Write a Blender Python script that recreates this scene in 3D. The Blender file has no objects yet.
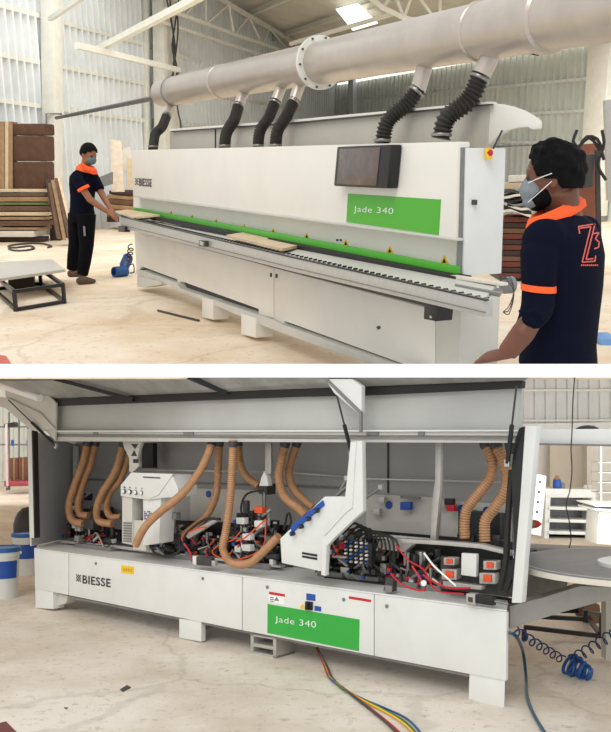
import bpy, bmesh, math, random
from mathutils import Vector, Matrix
from mathutils.bvhtree import BVHTree
rnd = random.Random(7)
V = Vector
C = bpy.context.scene.collection
# ------------------------------------------------------------------ camera, world, light
F = 900.0; CX = 305.5; PY = 435.0; TILT = math.atan(270 / 900)
EA = 1.42; EB = 1.55                      # eye height over the upper hall's and the lower hall's floor
cam = bpy.data.objects.new('camera', bpy.data.cameras.new('camera')); C.objects.link(cam)
cam.location = (0, 0, EA); cam.rotation_euler = (math.pi / 2 - TILT, 0, 0)
cam.data.sensor_fit = 'VERTICAL'; cam.data.sensor_height = 36; cam.data.lens = 36 * F / 732
cam.data.shift_y = (PY - 366) / 732; cam.data.clip_start = .05; cam.data.clip_end = 300
bpy.context.scene.camera = cam
sc = bpy.context.scene
sc.view_settings.view_transform = 'Standard'; sc.view_settings.look = 'None'
sc.view_settings.gamma = 1; sc.view_settings.use_curve_mapping = False
sc.view_settings.exposure = 0.0
w = bpy.data.worlds.new('world'); sc.world = w; w.use_nodes = True
w.node_tree.nodes['Background'].inputs[0].default_value = (.985, .99, 1.0, 1)
w.node_tree.nodes['Background'].inputs[1].default_value = .92
def sun(name, e, ang, d, col):
    l = bpy.data.lights.new(name, 'SUN'); l.energy = e; l.angle = math.radians(ang); l.color = col
    o = bpy.data.objects.new(name, l); C.objects.link(o)
    o.rotation_euler = V(d).to_track_quat('-Z', 'Y').to_euler(); o.location = (0, 0, 20)
sun('daylight_sun', 1.25, 35, (.35, .75, -1.0), (1, .98, .94))
def area(name, loc, to, sx_, sy_, e, col=(1, .98, .95)):
    l = bpy.data.lights.new(name, 'AREA'); l.shape = 'RECTANGLE'; l.size = sx_; l.size_y = sy_; l.energy = e; l.color = col
    o = bpy.data.objects.new(name, l); C.objects.link(o); o.location = loc
    o.rotation_euler = (V(to) - V(loc)).to_track_quat('-Z', 'Y').to_euler()
area('upper_fill_light', (3, 16, 11), (0, 34, 1), 14, 9, 1500)  # added fill lamp out of view, brightens the upper hall's back walls
area('rear_fill_light', (4.5, 10, -2.2), (5, 15, -4.2), 5, 3, 170, (.97, .99, 1))  # added fill lamp, brightens the lower hall's rear wall at the right
area('rear_fill_light', (-7, 20, -2.5), (-9, 28, -7), 6, 4, 300, (.97, .99, 1))  # second added lamp, lifts the lower hall's left background
# ------------------------------------------------------------------ projection helpers
MB2W = Matrix.Translation((0, 0, EA)) @ Matrix.Rotation(-TILT, 4, 'X') @ Matrix.Translation((0, 0, -EB))
RA = Matrix.Rotation(-TILT, 3, 'X')
def ray(u, v, pl):
    d = V(((u - CX) / F, 1, -(v - PY) / F))
    return RA @ d if pl == 'A' else d
EYE = {'A': V((0, 0, EA)), 'B': V((0, 0, EB))}
def P(pl, u, v, D):
    d = ray(u, v, pl); return EYE[pl] + d * (D / d.y)
def G(pl, u, v, z=0.0):
    d = ray(u, v, pl); e = EYE[pl]; return e + d * ((z - e.z) / d.z)
def proj(pl, p):
    q = V(p) - EYE[pl]
    if pl == 'A': q = RA.inverted() @ q
    return (CX + F * q.x / q.y, PY - F * q.z / q.y)
class Plane:
    """vertical plane of a place; w > 0 lies nearer to the viewer"""
    def __init__(s, pl, p0, p1):
        s.pl = pl; s.p0 = V(p0); s.d = V((p1.x - p0.x, p1.y - p0.y, 0)).normalized()
        s.n = V((s.d.y, -s.d.x, 0))
        if s.n.y > 0: s.n = -s.n
    def at(s, u, v, w=0.0):
        d = ray(u, v, s.pl); e = EYE[s.pl]
        return e + d * ((s.p0 + s.n * w - e).dot(s.n) / d.dot(s.n))
    def pos(s, u, w, z):
        v = 435 if s.pl == 'B' else 250
        for _ in range(8):
            p = s.at(u, v, w); v += (p.z - z) / max(.001, (s.at(u, v - 1, w).z - p.z))
        return s.at(u, v, w)
def up(p): return V((p.x, p.y, 0))
def lin(c):
    return tuple(((x / 255) / 12.92 if x / 255 <= .04045 else ((x / 255 + .055) / 1.055) ** 2.4) for x in c)
# ------------------------------------------------------------------ materials
MATS = {}
def mat(name, c, rough=.5, metal=0.0, var=.06, scale=8, bump=0.0, c2=None, emis=None, spec=.5, alpha=None, detail=5):
    if name in MATS: return MATS[name]
    m = bpy.data.materials.new(name); m.use_nodes = True; nt = m.node_tree; b = nt.nodes['Principled BSDF']
    c = lin(c); c2 = lin(c2) if c2 else tuple(x * (1 - var * 2.2) for x in c)
    tc = nt.nodes.new('ShaderNodeTexCoord'); no = nt.nodes.new('ShaderNodeTexNoise')
    no.inputs['Scale'].default_value = scale; no.inputs['Detail'].default_value = detail; no.inputs['Roughness'].default_value = .6
    nt.links.new(tc.outputs['Object'], no.inputs['Vector'])
    r = nt.nodes.new('ShaderNodeValToRGB'); r.color_ramp.elements[0].position = .36; r.color_ramp.elements[1].position = .64
    r.color_ramp.elements[0].color = (*c2, 1); r.color_ramp.elements[1].color = (*c, 1)
    nt.links.new(no.outputs['Fac'], r.inputs['Fac']); nt.links.new(r.outputs['Color'], b.inputs['Base Color'])
    b.inputs['Roughness'].default_value = rough; b.inputs['Metallic'].default_value = metal
    b.inputs['Specular IOR Level'].default_value = spec
    if bump:
        bp = nt.nodes.new('ShaderNodeBump'); bp.inputs['Strength'].default_value = bump; bp.inputs['Distance'].default_value = .02
        nt.links.new(no.outputs['Fac'], bp.inputs['Height']); nt.links.new(bp.outputs['Normal'], b.inputs['Normal'])
    if emis:
        b.inputs['Emission Color'].default_value = (*lin(emis[0]), 1); b.inputs['Emission Strength'].default_value = emis[1]
    if alpha is not None: b.inputs['Alpha'].default_value = alpha
    MATS[name] = m; return m
def floor_mat(name, base, stain, grit, veins, sc_=1.0):
    m = bpy.data.materials.new(name); m.use_nodes = True; nt = m.node_tree; N = nt.nodes; L = nt.links; b = N['Principled BSDF']
    tc = N.new('ShaderNodeTexCoord')
    def noise(s, d, rg=.6):
        n = N.new('ShaderNodeTexNoise'); n.inputs['Scale'].default_value = s; n.inputs['Detail'].default_value = d
        n.inputs['Roughness'].default_value = rg; L.new(tc.outputs['Object'], n.inputs['Vector']); return n
    def ramp(src, p0, p1):
        r = N.new('ShaderNodeMapRange'); r.inputs[1].default_value = p0; r.inputs[2].default_value = p1; L.new(src, r.inputs[0]); return r.outputs[0]
    def mix(f, a, c):
        x = N.new('ShaderNodeMix'); x.data_type = 'RGBA'; L.new(f, x.inputs[0])
        if isinstance(a, tuple): x.inputs[6].default_value = (*a, 1)
        else: L.new(a, x.inputs[6])
        x.inputs[7].default_value = (*c, 1); return x.outputs[2]
    n1 = noise(.9 * sc_, 8, .65); c1 = mix(ramp(n1.outputs[0], .42, .68), lin(base), lin(stain))
    n2 = noise(14 * sc_, 6, .7); c2 = mix(ramp(n2.outputs[0], .56, .82), c1, lin(grit))
    n4 = noise(3.5 * sc_, 7, .7); c3 = mix(ramp(n4.outputs[0], .55, .95), c2, lin(veins))
    n3 = noise(45 * sc_, 3, .6); c4 = mix(ramp(n3.outputs[0], .66, .76), c3, lin(grit))
    nd = noise(1.6 * sc_, 5, .6); vm = N.new('ShaderNodeVectorMath'); vm.operation = 'MULTIPLY_ADD'
    L.new(nd.outputs['Color'], vm.inputs[0]); vm.inputs[1].default_value = (.7, .7, 0); L.new(tc.outputs['Object'], vm.inputs[2])
    vo = N.new('ShaderNodeTexVoronoi'); vo.feature = 'DISTANCE_TO_EDGE'; vo.inputs['Scale'].default_value = .42; L.new(vm.outputs[0], vo.inputs['Vector'])
    ck = N.new('ShaderNodeMapRange'); ck.inputs[1].default_value = .004; ck.inputs[2].default_value = .012; ck.inputs[3].default_value = .2; ck.inputs[4].default_value = 0; L.new(vo.outputs[0], ck.inputs[0])
    c4 = mix(ck.outputs[0], c4, lin(grit))
    L.new(c4, b.inputs['Base Color']); b.inputs['Roughness'].default_value = .6; b.inputs['Specular IOR Level'].default_value = .3
    bp = N.new('ShaderNodeBump'); bp.inputs['Strength'].default_value = .25; bp.inputs['Distance'].default_value = .01
    L.new(n2.outputs[0], bp.inputs['Height']); L.new(bp.outputs[0], b.inputs['Normal'])
    MATS[name] = m; return m
# ------------------------------------------------------------------ mesh builder
def catmull(pts, seg=.02, radii=None):
    pts = [V(p) for p in pts]
    if len(pts) == 2: dense = [pts[0].lerp(pts[1], i / 8) for i in range(9)]; dr = [i / 8 for i in range(9)]
    else:
        q = [pts[0] * 2 - pts[1]] + pts + [pts[-1] * 2 - pts[-2]]; dense = []; dr = []
        for i in range(1, len(q) - 2):
            for k in range(12):
                t = k / 12; a, b, c, d = q[i - 1:i + 3]
                dense.append(.5 * ((2 * b) + (c - a) * t + (2 * a - 5 * b + 4 * c - d) * t * t + (3 * b - a - 3 * c + d) * t ** 3)); dr.append(i - 1 + t)
        dense.append(pts[-1]); dr.append(len(pts) - 1.0)
    out = [dense[0]]; ro = [dr[0]]; acc = 0
    for i in range(1, len(dense)):
        acc += (dense[i] - dense[i - 1]).length
        if acc >= seg or i == len(dense) - 1: out.append(dense[i]); ro.append(dr[i]); acc = 0
    if radii is None: return out
    rr = []
    for t in ro:
        i = min(int(t), len(radii) - 2); rr.append(radii[i] + (radii[i + 1] - radii[i]) * min(1, t - i))
    return out, rr
class MB:
    def __init__(s): s.v = []; s.f = []
    def add(s, vs, fs):
        k = len(s.v); s.v += [V(x) for x in vs]; s.f += [[i + k for i in f] for f in fs]; return s
    def box(s, c, size, ax=None):
        c = V(c); x, y, z = ax if ax else (V((1, 0, 0)), V((0, 1, 0)), V((0, 0, 1)))
        a, b, d = [t / 2 for t in size]
        vs = [c + x * a * i + y * b * j + z * d * k for i in (-1, 1) for j in (-1, 1) for k in (-1, 1)]
        return s.add(vs, [(0, 1, 3, 2), (4, 6, 7, 5), (0, 4, 5, 1), (2, 3, 7, 6), (0, 2, 6, 4), (1, 5, 7, 3)])
    def prism(s, pts, vec):
        n = len(pts); vs = [V(p) for p in pts] + [V(p) + V(vec) for p in pts]
        return s.add(vs, [list(range(n)), list(range(n, 2 * n))[::-1]] + [(i, i + n, (i + 1) % n + n, (i + 1) % n) for i in range(n)])
    def hull8(s, a, b):           # two quads
        return s.add(list(a) + list(b), [(0, 1, 2, 3), (7, 6, 5, 4), (0, 4, 5, 1), (1, 5, 6, 2), (2, 6, 7, 3), (3, 7, 4, 0)])
    def tube(s, pts, r, n=10, cap=True, flat=None):
        pts = [V(p) for p in pts]; m = len(pts); rs = r if isinstance(r, (list, tuple)) else [r] * m
        t0 = (pts[1] - pts[0]).normalized(); a = t0.orthogonal().normalized(); rings = []; vs = []
        for i, p in enumerate(pts):
            t = (pts[min(i + 1, m - 1)] - pts[max(i - 1, 0)])
            t = t.normalized() if t.length > 1e-9 else t0
            a = (a - t * a.dot(t)); a = a.normalized() if a.length > 1e-6 else t.orthogonal().normalized(); b = t.cross(a)
            for k in range(n):
                g = 2 * math.pi * k / n; vs.append(p + (a * math.cos(g) + b * math.sin(g)) * rs[i])
        fs = [(i * n + k, i * n + (k + 1) % n, (i + 1) * n + (k + 1) % n, (i + 1) * n + k) for i in range(m - 1) for k in range(n)]
        if cap: fs += [list(range(n))[::-1], list(range((m - 1) * n, m * n))]
        return s.add(vs, fs)
    def bar(s, a, b, r, n=4): return s.tube([a, b], r, n)
    def beam(s, a, b, wd, h):
        a = V(a); b = V(b); x = (b - a).normalized(); z = V((0, 0, 1)); y = z.cross(x)
        y = y.normalized() if y.length > .05 else V((0, 1, 0)); z = x.cross(y)
        return s.box((a + b) / 2, ((b - a).length, wd, h), (x, y, z))
    def rings(s, rg, cap=True):
        n = len(rg[0]); m = len(rg)
        fs = [(i * n + k, i * n + (k + 1) % n, (i + 1) * n + (k + 1) % n, (i + 1) * n + k) for i in range(m - 1) for k in range(n)]
        if cap: fs += [list(range(n))[::-1], list(range((m - 1) * n, m * n))]
        return s.add([p for r in rg for p in r], fs)
    def loft(s, secs, n=20, cap=True):   # (center, axis vec a, axis vec b)
        return s.rings([[V(c) + V(a) * math.cos(2 * math.pi * k / n) + V(b) * math.sin(2 * math.pi * k / n) for k in range(n)] for c, a, b in secs], cap)
    def ball(s, c, r, ax=None, n=14, m=9):
        x, y, z = ax if ax else (V((1, 0, 0)), V((0, 1, 0)), V((0, 0, 1)))
        rx, ry, rz = r if isinstance(r, (tuple, list)) else (r, r, r); c = V(c)
        return s.loft([(c + z * rz * -math.cos(math.pi * (i + .02) / (m + .04)), x * rx * math.sin(math.pi * (i + .15) / (m + .3)), y * ry * math.sin(math.pi * (i + .15) / (m + .3))) for i in range(m + 1)], n)
    def lathe(s, c, prof, n=24, axis=V((0, 0, 1))):
        axis = V(axis).normalized(); a = axis.orthogonal().normalized(); b = axis.cross(a)
        return s.loft([(V(c) + axis * h, a * r, b * r) for r, h in prof], n)
    def hose(s, pts, r, pitch=None, n=12, depth=.14, radii=None):
        pitch = pitch or r * .55; q = catmull(pts, .001); p = [q[0]]; acc = 0
        for i in range(1, len(q)):
            a, b = q[i - 1], q[i]; L = (b - a).length; t = 0
            while acc + L - t >= pitch / 2:
                t += pitch / 2 - acc; acc = 0; p.append(a.lerp(b, t / L))
            acc += L - t
        return s.tube(p, [r if i % 2 else r * (1 - depth) for i in range(len(p))], n)
PLACE = 'A'; REG = []
def setplace(p):
    global PLACE; PLACE = p
def tagit(o, label=None, cat=None, group=None, kind=None):
    if label: o['label'] = label
    if cat: o['category'] = cat
    if group: o['group'] = group
    if kind: o['kind'] = kind
def rootmat(loc): return (MB2W if PLACE == 'B' else Matrix()) @ Matrix.Translation(loc)
def thing(name, label, cat, loc, group=None, kind=None):
    o = bpy.data.objects.new(name, None); C.objects.link(o); o.empty_display_size = .05
    o.matrix_world = rootmat(loc); o['_loc'] = list(loc); tagit(o, label, cat, group, kind); return o
def mk(name, mb, m, parent=None, bevel=0, label=None, cat=None, group=None, kind=None, loc=None, smooth=.7, raw=None):
    me = bpy.data.meshes.new(name)
    if parent is not None: L = V(parent['_loc'])
    else: L = V(loc) if loc is not None else V([(min(p[i] for p in mb.v) + max(p[i] for p in mb.v)) / 2 for i in (0, 1)] + [min(p[2] for p in mb.v)])
    me.from_pydata([p - L for p in mb.v], [], mb.f)
    bm = bmesh.new(); bm.from_mesh(me); bmesh.ops.recalc_face_normals(bm, faces=bm.faces)
    if bevel:
        ed = [e for e in bm.edges if len(e.link_faces) == 2 and e.calc_face_angle(0) > .5]
        bmesh.ops.bevel(bm, geom=ed, offset=bevel, segments=2, profile=.6, affect='EDGES', clamp_overlap=True)
    bm.to_mesh(me); bm.free()
    me.polygons.foreach_set('use_smooth', [True] * len(me.polygons)); me.set_sharp_from_angle(angle=smooth)
    o = bpy.data.objects.new(name, me); C.objects.link(o); me.materials.append(m if not isinstance(m, str) else MATS[m]); o['_loc'] = list(L)
    if parent is not None: o.parent = parent
    else: o.matrix_world = rootmat(L)
    tagit(o, label, cat, group, kind); return o
def remesh(mb, vox, smooth=3):
    me = bpy.data.meshes.new('t'); me.from_pydata(mb.v, [], mb.f)
    bm = bmesh.new(); bm.from_mesh(me); bmesh.ops.recalc_face_normals(bm, faces=bm.faces); bm.to_mesh(me); bm.free()
    o = bpy.data.objects.new('t', me); C.objects.link(o)
    r = o.modifiers.new('r', 'REMESH'); r.mode = 'VOXEL'; r.voxel_size = vox
    s_ = o.modifiers.new('s', 'SMOOTH'); s_.iterations = smooth; s_.factor = .5
    dg = bpy.context.evaluated_depsgraph_get(); me2 = bpy.data.meshes.new_from_object(o.evaluated_get(dg))
    out = MB(); out.v = [v.co.copy() for v in me2.vertices]; out.f = [list(p.vertices) for p in me2.polygons]
    bpy.data.objects.remove(o); return out
def textmesh(s, bold=0.0, extr=0.0):
    c = bpy.data.curves.new('t', 'FONT'); c.body = s; c.offset = bold; c.extrude = extr; c.resolution_u = 3; c.space_character = 1.06
    o = bpy.data.objects.new('t', c); C.objects.link(o); dg = bpy.context.evaluated_depsgraph_get()
    me = bpy.data.meshes.new_from_object(o.evaluated_get(dg)); bpy.data.objects.remove(o)
    vs = [v.co.copy() for v in me.vertices]; fs = [list(p.vertices) for p in me.polygons]
    x0 = min(v.x for v in vs); x1 = max(v.x for v in vs); y0 = min(v.y for v in vs); y1 = max(v.y for v in vs)
    return [((v.x - x0) / (x1 - x0), (v.y - y0) / (y1 - y0)) for v in vs], fs
def texton(plane, s, quad, w, bold=0.0, mb=None):
    """lettering lying on a plane: quad = bottom-left, bottom-right, top-right, top-left (photo frame)"""
    uv, fs = textmesh(s, bold); q = [plane.at(*p, w) for p in quad]; mb = mb or MB()
    mb.add([(q[0] * (1 - a) + q[1] * a) * (1 - b) + (q[3] * (1 - a) + q[2] * a) * b for a, b in uv], fs); return mb
def slabpx(plane, px, w, depth, mb=None):
    mb = mb or MB(); mb.prism([plane.at(u, v, w) for u, v in px], plane.n * -depth); return mb
def corrugated(a, b, z0, ztop, pitch, dep, nrm):
    """ribbed sheet wall from a to b; ztop(t) gives its height; one closed thick mesh"""
    a = V(a); b = V(b); L = (b - a).length; n = int(L / pitch); prof = []
    for i in range(n):
        for f_, h in ((0, 0), (.62, 0), (.72, 1), (.9, 1)): prof.append(((i + f_) / n, h))
    prof.append((1, 0)); mb = MB(); vs = []
    for t, h in prof:
        p = a.lerp(b, t) + nrm * dep * h; vs += [V((p.x, p.y, z0)), V((p.x, p.y, ztop(t)))]
    m = len(prof); mb.add(vs, [(2 * i, 2 * i + 2, 2 * i + 3, 2 * i + 1) for i in range(m - 1)])
    q = [V((a.x, a.y, z0)) - nrm * .05, V((b.x, b.y, z0)) - nrm * .05, V((b.x, b.y, ztop(1))) - nrm * .05, V((a.x, a.y, ztop(0))) - nrm * .05]
    mb.add(q, [(0, 1, 2, 3)]); return mb
# ------------------------------------------------------------------ palette
mat('machine_white', (232, 228, 218), .42, var=.02, scale=3)
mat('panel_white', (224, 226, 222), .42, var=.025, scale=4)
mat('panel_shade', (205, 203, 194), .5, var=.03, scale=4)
mat('sheet_white', (236, 240, 240), .5, var=.05, scale=1.2)
mat('sheet_grey', (222, 228, 222), .55, var=.05, scale=1.2)
mat('roof_sheet', (196, 194, 182), .6, var=.06, scale=1.5)
mat('steel_cream', (228, 227, 216), .5, var=.04, scale=5)
mat('duct_metal', (196, 186, 174), .3, .35, var=.05, scale=5)
mat('black_rubber', (34, 32, 30), .6, var=.1, scale=30)
mat('black_metal', (26, 26, 27), .4, var=.1, scale=20)
mat('dark_grey', (62, 62, 62), .5, var=.1, scale=20)
mat('mid_grey', (128, 128, 126), .45, var=.08, scale=20)
mat('aluminium', (190, 188, 182), .35, .5, var=.04, scale=30)
mat('steel', (150, 148, 144), .3, .8, var=.06, scale=30)
mat('jade_green', (72, 172, 32), .4, var=.01)
mat('jade_green_rear', (48, 168, 62), .4, var=.01)
mat('print_white', (238, 243, 238), .5, var=.01)
mat('print_black', (22, 22, 24), .5, var=.01)
mat('warning_yellow', (240, 196, 40), .5, var=.01)
mat('signal_red', (200, 30, 45), .4, var=.03)
mat('signal_orange', (226, 84, 40), .4, var=.03)
mat('hose_tan', (186, 140, 100), .45, var=.08, scale=14)
mat('hose_grey', (58, 55, 50), .55, var=.12, scale=30)
mat('wire_blue', (30, 84, 150), .35, var=.05)
mat('label_blue', (30, 80, 170), .45, var=.03)
mat('skin', (150, 96, 66), .5, var=.05, scale=20)
mat('skin_dark', (112, 68, 48), .5, var=.05, scale=20)
mat('hair', (11, 9, 9), .75, var=.25, scale=60, bump=.6, spec=.15)
mat('navy_cloth', (13, 16, 34), .9, var=.1, scale=12, bump=.15, spec=.1)
mat('black_cloth', (15, 16, 20), .9, var=.12, scale=12, bump=.15, spec=.1)
mat('orange_cloth', (250, 96, 36), .8, var=.03, scale=20)
mat('mask_blue', (96, 118, 124), .8, var=.05, scale=30)
mat('mask_grey', (132, 138, 144), .8, var=.06, scale=40)
mat('brown_bundle', (92, 62, 44), .8, var=.12, scale=9)
mat('board_pale', (214, 192, 158), .7, var=.08, scale=10)
mat('board_tan', (168, 134, 98), .7, var=.12, scale=9)
mat('board_brown', (112, 82, 60), .75, var=.14, scale=9)
mat('board_dark', (62, 44, 36), .75, var=.14, scale=9)
mat('board_red', (112, 56, 44), .75, var=.16, scale=9)
mat('board_white', (222, 216, 202), .7, var=.05, scale=9)
mat('board_green', (110, 118, 72), .75, var=.1, scale=9)
mat('tinted', (98, 82, 74), .15, var=.3, scale=4, c2=(52, 44, 41), spec=.8)
mat('sky_panel', (255, 253, 245), .5, var=.01, emis=((255, 252, 244), 1.6))
floor_mat('floor_upper', (242, 226, 202), (222, 194, 158), (160, 132, 104), (250, 244, 232), .8)
floor_mat('floor_lower', (236, 227, 213), (206, 191, 170), (140, 124, 106), (244, 240, 232), 1.0)
# ================================================================== UPPER HALL
setplace('A')
# floor, walls
ya, yb = 7.15, 48
mk('floor', MB().prism([V((-9, G('A', 305, 371).y, 0)), V((9, G('A', 305, 371).y, 0)), V((22, yb, 0)), V((-26, yb, 0))], (0, 0, -.06)), 'floor_upper', kind='structure')
q = [P('A', -60, 366.5, 2.5), P('A', 680, 366.5, 2.5), P('A', 680, 377.5, 2.5), P('A', -60, 377.5, 2.5)]
mk('trim_1', MB().prism(q, (0, .035, 0)), mat('edge_white', (255, 255, 255), .6, var=0.0, emis=None), kind='structure')
wl0 = V((-5.45, 20, 0)); dl = V((.327, 1, 0)).normalized(); corner = V((1.25, 40.6, 0))
wl0 = wl0 - dl * 6
wr1 = V((7.9, 25, 0)); dr_ = (corner - wr1).normalized(); wr0 = wr1 - dr_ * 3.5
nl = V((dl.y, -dl.x, 0)); nr = V((-dr_.y, dr_.x, 0)); nr = nr if nr.y < 0 else -nr
LWP = Plane('A', wl0, corner); RWP = Plane('A', wr1, corner)
Gp = LWP.at(229, 3); eave = RWP.at(338, 85).z
Ltot = (corner - wl0).length
def ztl(t):
    p = wl0.lerp(corner, t); k = (eave - Gp.z) / (corner - up(Gp)).length
    return eave - k * (corner - p).length
ol = mk('wall_left', corrugated(wl0, corner, 0, ztl, .25, .13, nl), 'sheet_white', kind='structure', smooth=.3)
orr = mk('wall_right', corrugated(wr0, corner, 0, lambda t: eave - .02, .3, .13, nr), 'sheet_grey', kind='structure', smooth=.3)
def strip(pl, a, b, w, th, m, parent, name='girt'):
    mb = MB(); mb.beam(pl.at(*a, w), pl.at(*b, w), .05, th); return mk(name, mb, m, parent)
for a, b in (((-4, 4), (51, 19)), ((-4, 53.5), (52, 65)), ((-4, 99.5), (53, 108)), ((62, 22), (147, 45)), ((62, 66.5), (147, 84)), ((63, 109), (147, 121)),
             ((147, 46), (200, 62)), ((147, 84), (300, 110)), ((147, 121), (300, 134))):
    strip(LWP, a, b, .1, .09, 'steel_cream', ol)
for a, b in (((340, 101), (595, 78)), ((340, 124), (595, 110)), ((350, 140), (600, 143))):
    strip(RWP, a, b, .1, .08, 'sheet_white', orr)
strip(RWP, (338, 82), (612, 34), .12, .22, 'sky_panel', orr, 'daylight_strip')
# steel columns standing against the walls
def column(name, pl, px, w, dep, m='steel_cream', zt=None):
    b = [pl.at(u, v, w) for u, v in px]; mb = MB().prism(b, pl.n * -dep); return mk(name, mb, m, bevel=.01, kind='structure')
zc = 229
column('trim_2', LWP, ((53, -6), (62.5, -6), (63.5, zc), (56, zc)), .45, .3)
column('trim_3', LWP, ((163, -6), (179, -6), (179, 222), (166, 222)), .6, .3)
column('trim_4', LWP, ((146, -6), (149.5, -6), (150, 223), (147, 223)), .2, .1)
column('trim_5', RWP, ((590, 14), (612, 5), (598, 216), (577, 216)), .8, .3)
column('trim_6', RWP, ((348, 80), (353, 79), (353, 205), (348, 205)), .3, .2, 'sheet_white')
# roof
rp = [V((corner.x, corner.y, eave)), RWP.at(612, 36), Gp]
rn = (rp[1] - rp[0]).cross(rp[2] - rp[0]).normalized()
def roofpt(u, v):
    d = ray(u, v, 'A'); return EYE['A'] + d * ((rp[0] - EYE['A']).dot(rn) / d.dot(rn))
ev = (rp[1] - rp[0]).normalized(); sl = rn.cross(ev); sl = sl if sl.z > 0 else -sl
mb = MB(); n = 90; vs = []
for i in range(n * 2 + 1):
    t = i / (n * 2); a = rp[0].lerp(rp[1] + ev * 2, t) + V((0, 0, .1 if (i // 1) % 2 else 0))
    vs += [a, a + sl * 13.2]
mb.add(vs, [(2 * i, 2 * i + 2, 2 * i + 3, 2 * i + 1) for i in range(n * 2)])
ceil = mk('ceiling', mb, 'roof_sheet', kind='structure', smooth=.3)
o_ = V((0, 0, -.12))
for k in range(1, 8):
    a = rp[0] + sl * 1.75 * k; mb = MB().beam(a + o_, a + o_ + (rp[1] - rp[0]) + ev * 2, .09, .14); mk('purlin', mb, 'steel_cream', ceil)
q = [roofpt(336, 0), roofpt(358, -6), roofpt(378, 14), roofpt(353, 22)]
mk('skylight', MB().prism([p + V((0, 0, -.22)) for p in q], V((0, 0, -.02))), 'sky_panel', ceil)
# roof truss along the gable
tr = thing('roof_truss', 'pale steel lattice truss under the roof along the left gable wall', 'truss', up(LWP.at(240, 30, 1.0)))
TP = [LWP.at(u, v, .8) for u, v in ((184, -22), (206, -10), (229, 4), (249, 16), (270, 28), (296, 43), (318, 55))]
BP = [LWP.at(u, v, .8) for u, v in ((165, 9), (184, 16), (206, 24), (234, 34.5), (262, 44), (290, 54), (312, 61))]
mb = MB().tube(TP, .07, 4); mk('top_chord', mb, 'steel_cream', tr)
mb = MB().tube(BP, .06, 4); mk('bottom_chord', mb, 'steel_cream', tr)
mb = MB().tube([LWP.at(150, 18, .7), LWP.at(230, 45, .7), LWP.at(285, 62, .7)], .05, 4); mk('bottom_chord', mb, 'steel_cream', tr)
for i in range(len(TP) - 1):
    mk('lattice_bar', MB().bar(TP[i], BP[i + 1], .035), 'steel_cream', tr); mk('lattice_bar', MB().bar(BP[i + 1], TP[i + 1], .035), 'steel_cream', tr)
tr2 = thing('roof_truss', 'pale steel roof truss behind the round duct, right of the skylight', 'truss', up(P('A', 400, 40, 24)))
T2 = [P('A', u, v, 24) for u, v in ((362, -8), (383, 8), (404, 18), (440, 26))]; B2 = [P('A', u, v, 24) for u, v in ((384, 4), (394, -8), (414, -10), (440, 0))]
mk('top_chord', MB().tube(T2, .08, 4), 'steel_cream', tr2)
mk('bottom_chord', MB().tube([P('A', 290, 44, 26), P('A', 396, 13, 24)], .06, 4), 'steel_cream', tr2)
for i in range(3):
    mk('lattice_bar', MB().bar(T2[i + 1], B2[i], .05), 'steel_cream', tr2); mk('lattice_bar', MB().bar(T2[i + 1], B2[i + 1], .05), 'steel_cream', tr2)
# free tubes at the top left
def tubething(name, label, cat, pts, r, m, n=8, group=None, bev=0):
    mb = MB().tube(pts, r, n); return mk(name, mb, m, label=label, cat=cat, group=group)
D0 = 15
tubething('brace_tube', 'long pale square brace tube rising across the top left to the roof', 'brace', [LWP.at(97, 50, 1.6), P('A', 205, -6, 15)], .075, 'steel_cream', 4)
tubething('brace_tube', 'pale horizontal brace tube with an open end, left of the corner post', 'brace', [P('A', 77, 45.5, 17), P('A', 179, 70, 23)], .075, 'steel_cream', 4)
tubething('brace_tube', 'short pale brace tube leaving the top of the far left column', 'brace', [LWP.at(50, 19, .7), P('A', 77, 1, 17), P('A', 86, -6, 16)], .055, 'steel_cream', 4)
# stay rod, conduit, cable bundle
tubething('stay_rod', 'thin dark rod running from the duct end to the left wall', 'rod', [P('A', 160, 97, 11.3), P('A', 105, 108, 14.5), P('A', 56, 118, 18.3)], .03, 'dark_grey', 6)
tubething('conduit_pipe', 'thin grey conduit bent down beside the far left column', 'conduit', [LWP.at(62, 114, .6), LWP.at(46.5, 113.5, .3), LWP.at(46, 178, .3)], .022, 'mid_grey', 6)
cb = thing('cable_bundle', 'dark cables hanging in a tangle on the column behind the duct end', 'cable', up(LWP.at(173, 60, .75)))
for k, pp in enumerate((((170, -4), (171, 20), (175, 45), (173, 70), (174, 80)), ((179, -4), (175, 25), (172, 48), (176, 62), (177, 80)), ((166, -4), (173, 30), (174, 62), (180, 70), (172, 80)), ((176, 2), (178, 30), (174, 66), (171, 80)), ((177, 100), (178, 112), (181, 124), (180, 130)))):
    mk('cable', MB().tube(catmull([LWP.at(u, v, .75) for u, v in pp], .15), .022, 6), 'dark_grey', cb)
# ---------------- round extraction duct
d1 = P('A', 163, 93, 11.4); d2 = P('A', 640, 1, 4.35); dv = (d2 - d1).normalized()
def onduct(u):
    lo, hi = 0.0, 1.0
    for _ in range(30):
        m_ = (lo + hi) / 2
        if proj('A', d1.lerp(d2, m_))[0] < u: lo = m_
        else: hi = m_
    return d1.lerp(d2, lo)
dR = .152
duct = thing('extraction_duct', 'large round grey metal duct running along above the white edgebander', 'duct', onduct(312))
mk('duct_pipe', MB().lathe(d1, [(dR * .9, -.02), (dR, 0), (dR, (d2 - d1).length)], 40, dv), 'duct_metal', duct)
for u in (174, 222, 481, 547):
    c = onduct(u); mk('seam_ring', MB().lathe(c, [(dR, -.02), (dR + .008, -.012), (dR + .008, .012), (dR, .02)] if u < 500 else [(dR, -.045), (dR + .014, -.03), (dR + .014, .03), (dR, .045)], 40, dv), 'mid_grey' if u < 200 else 'duct_metal', duct)
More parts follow.
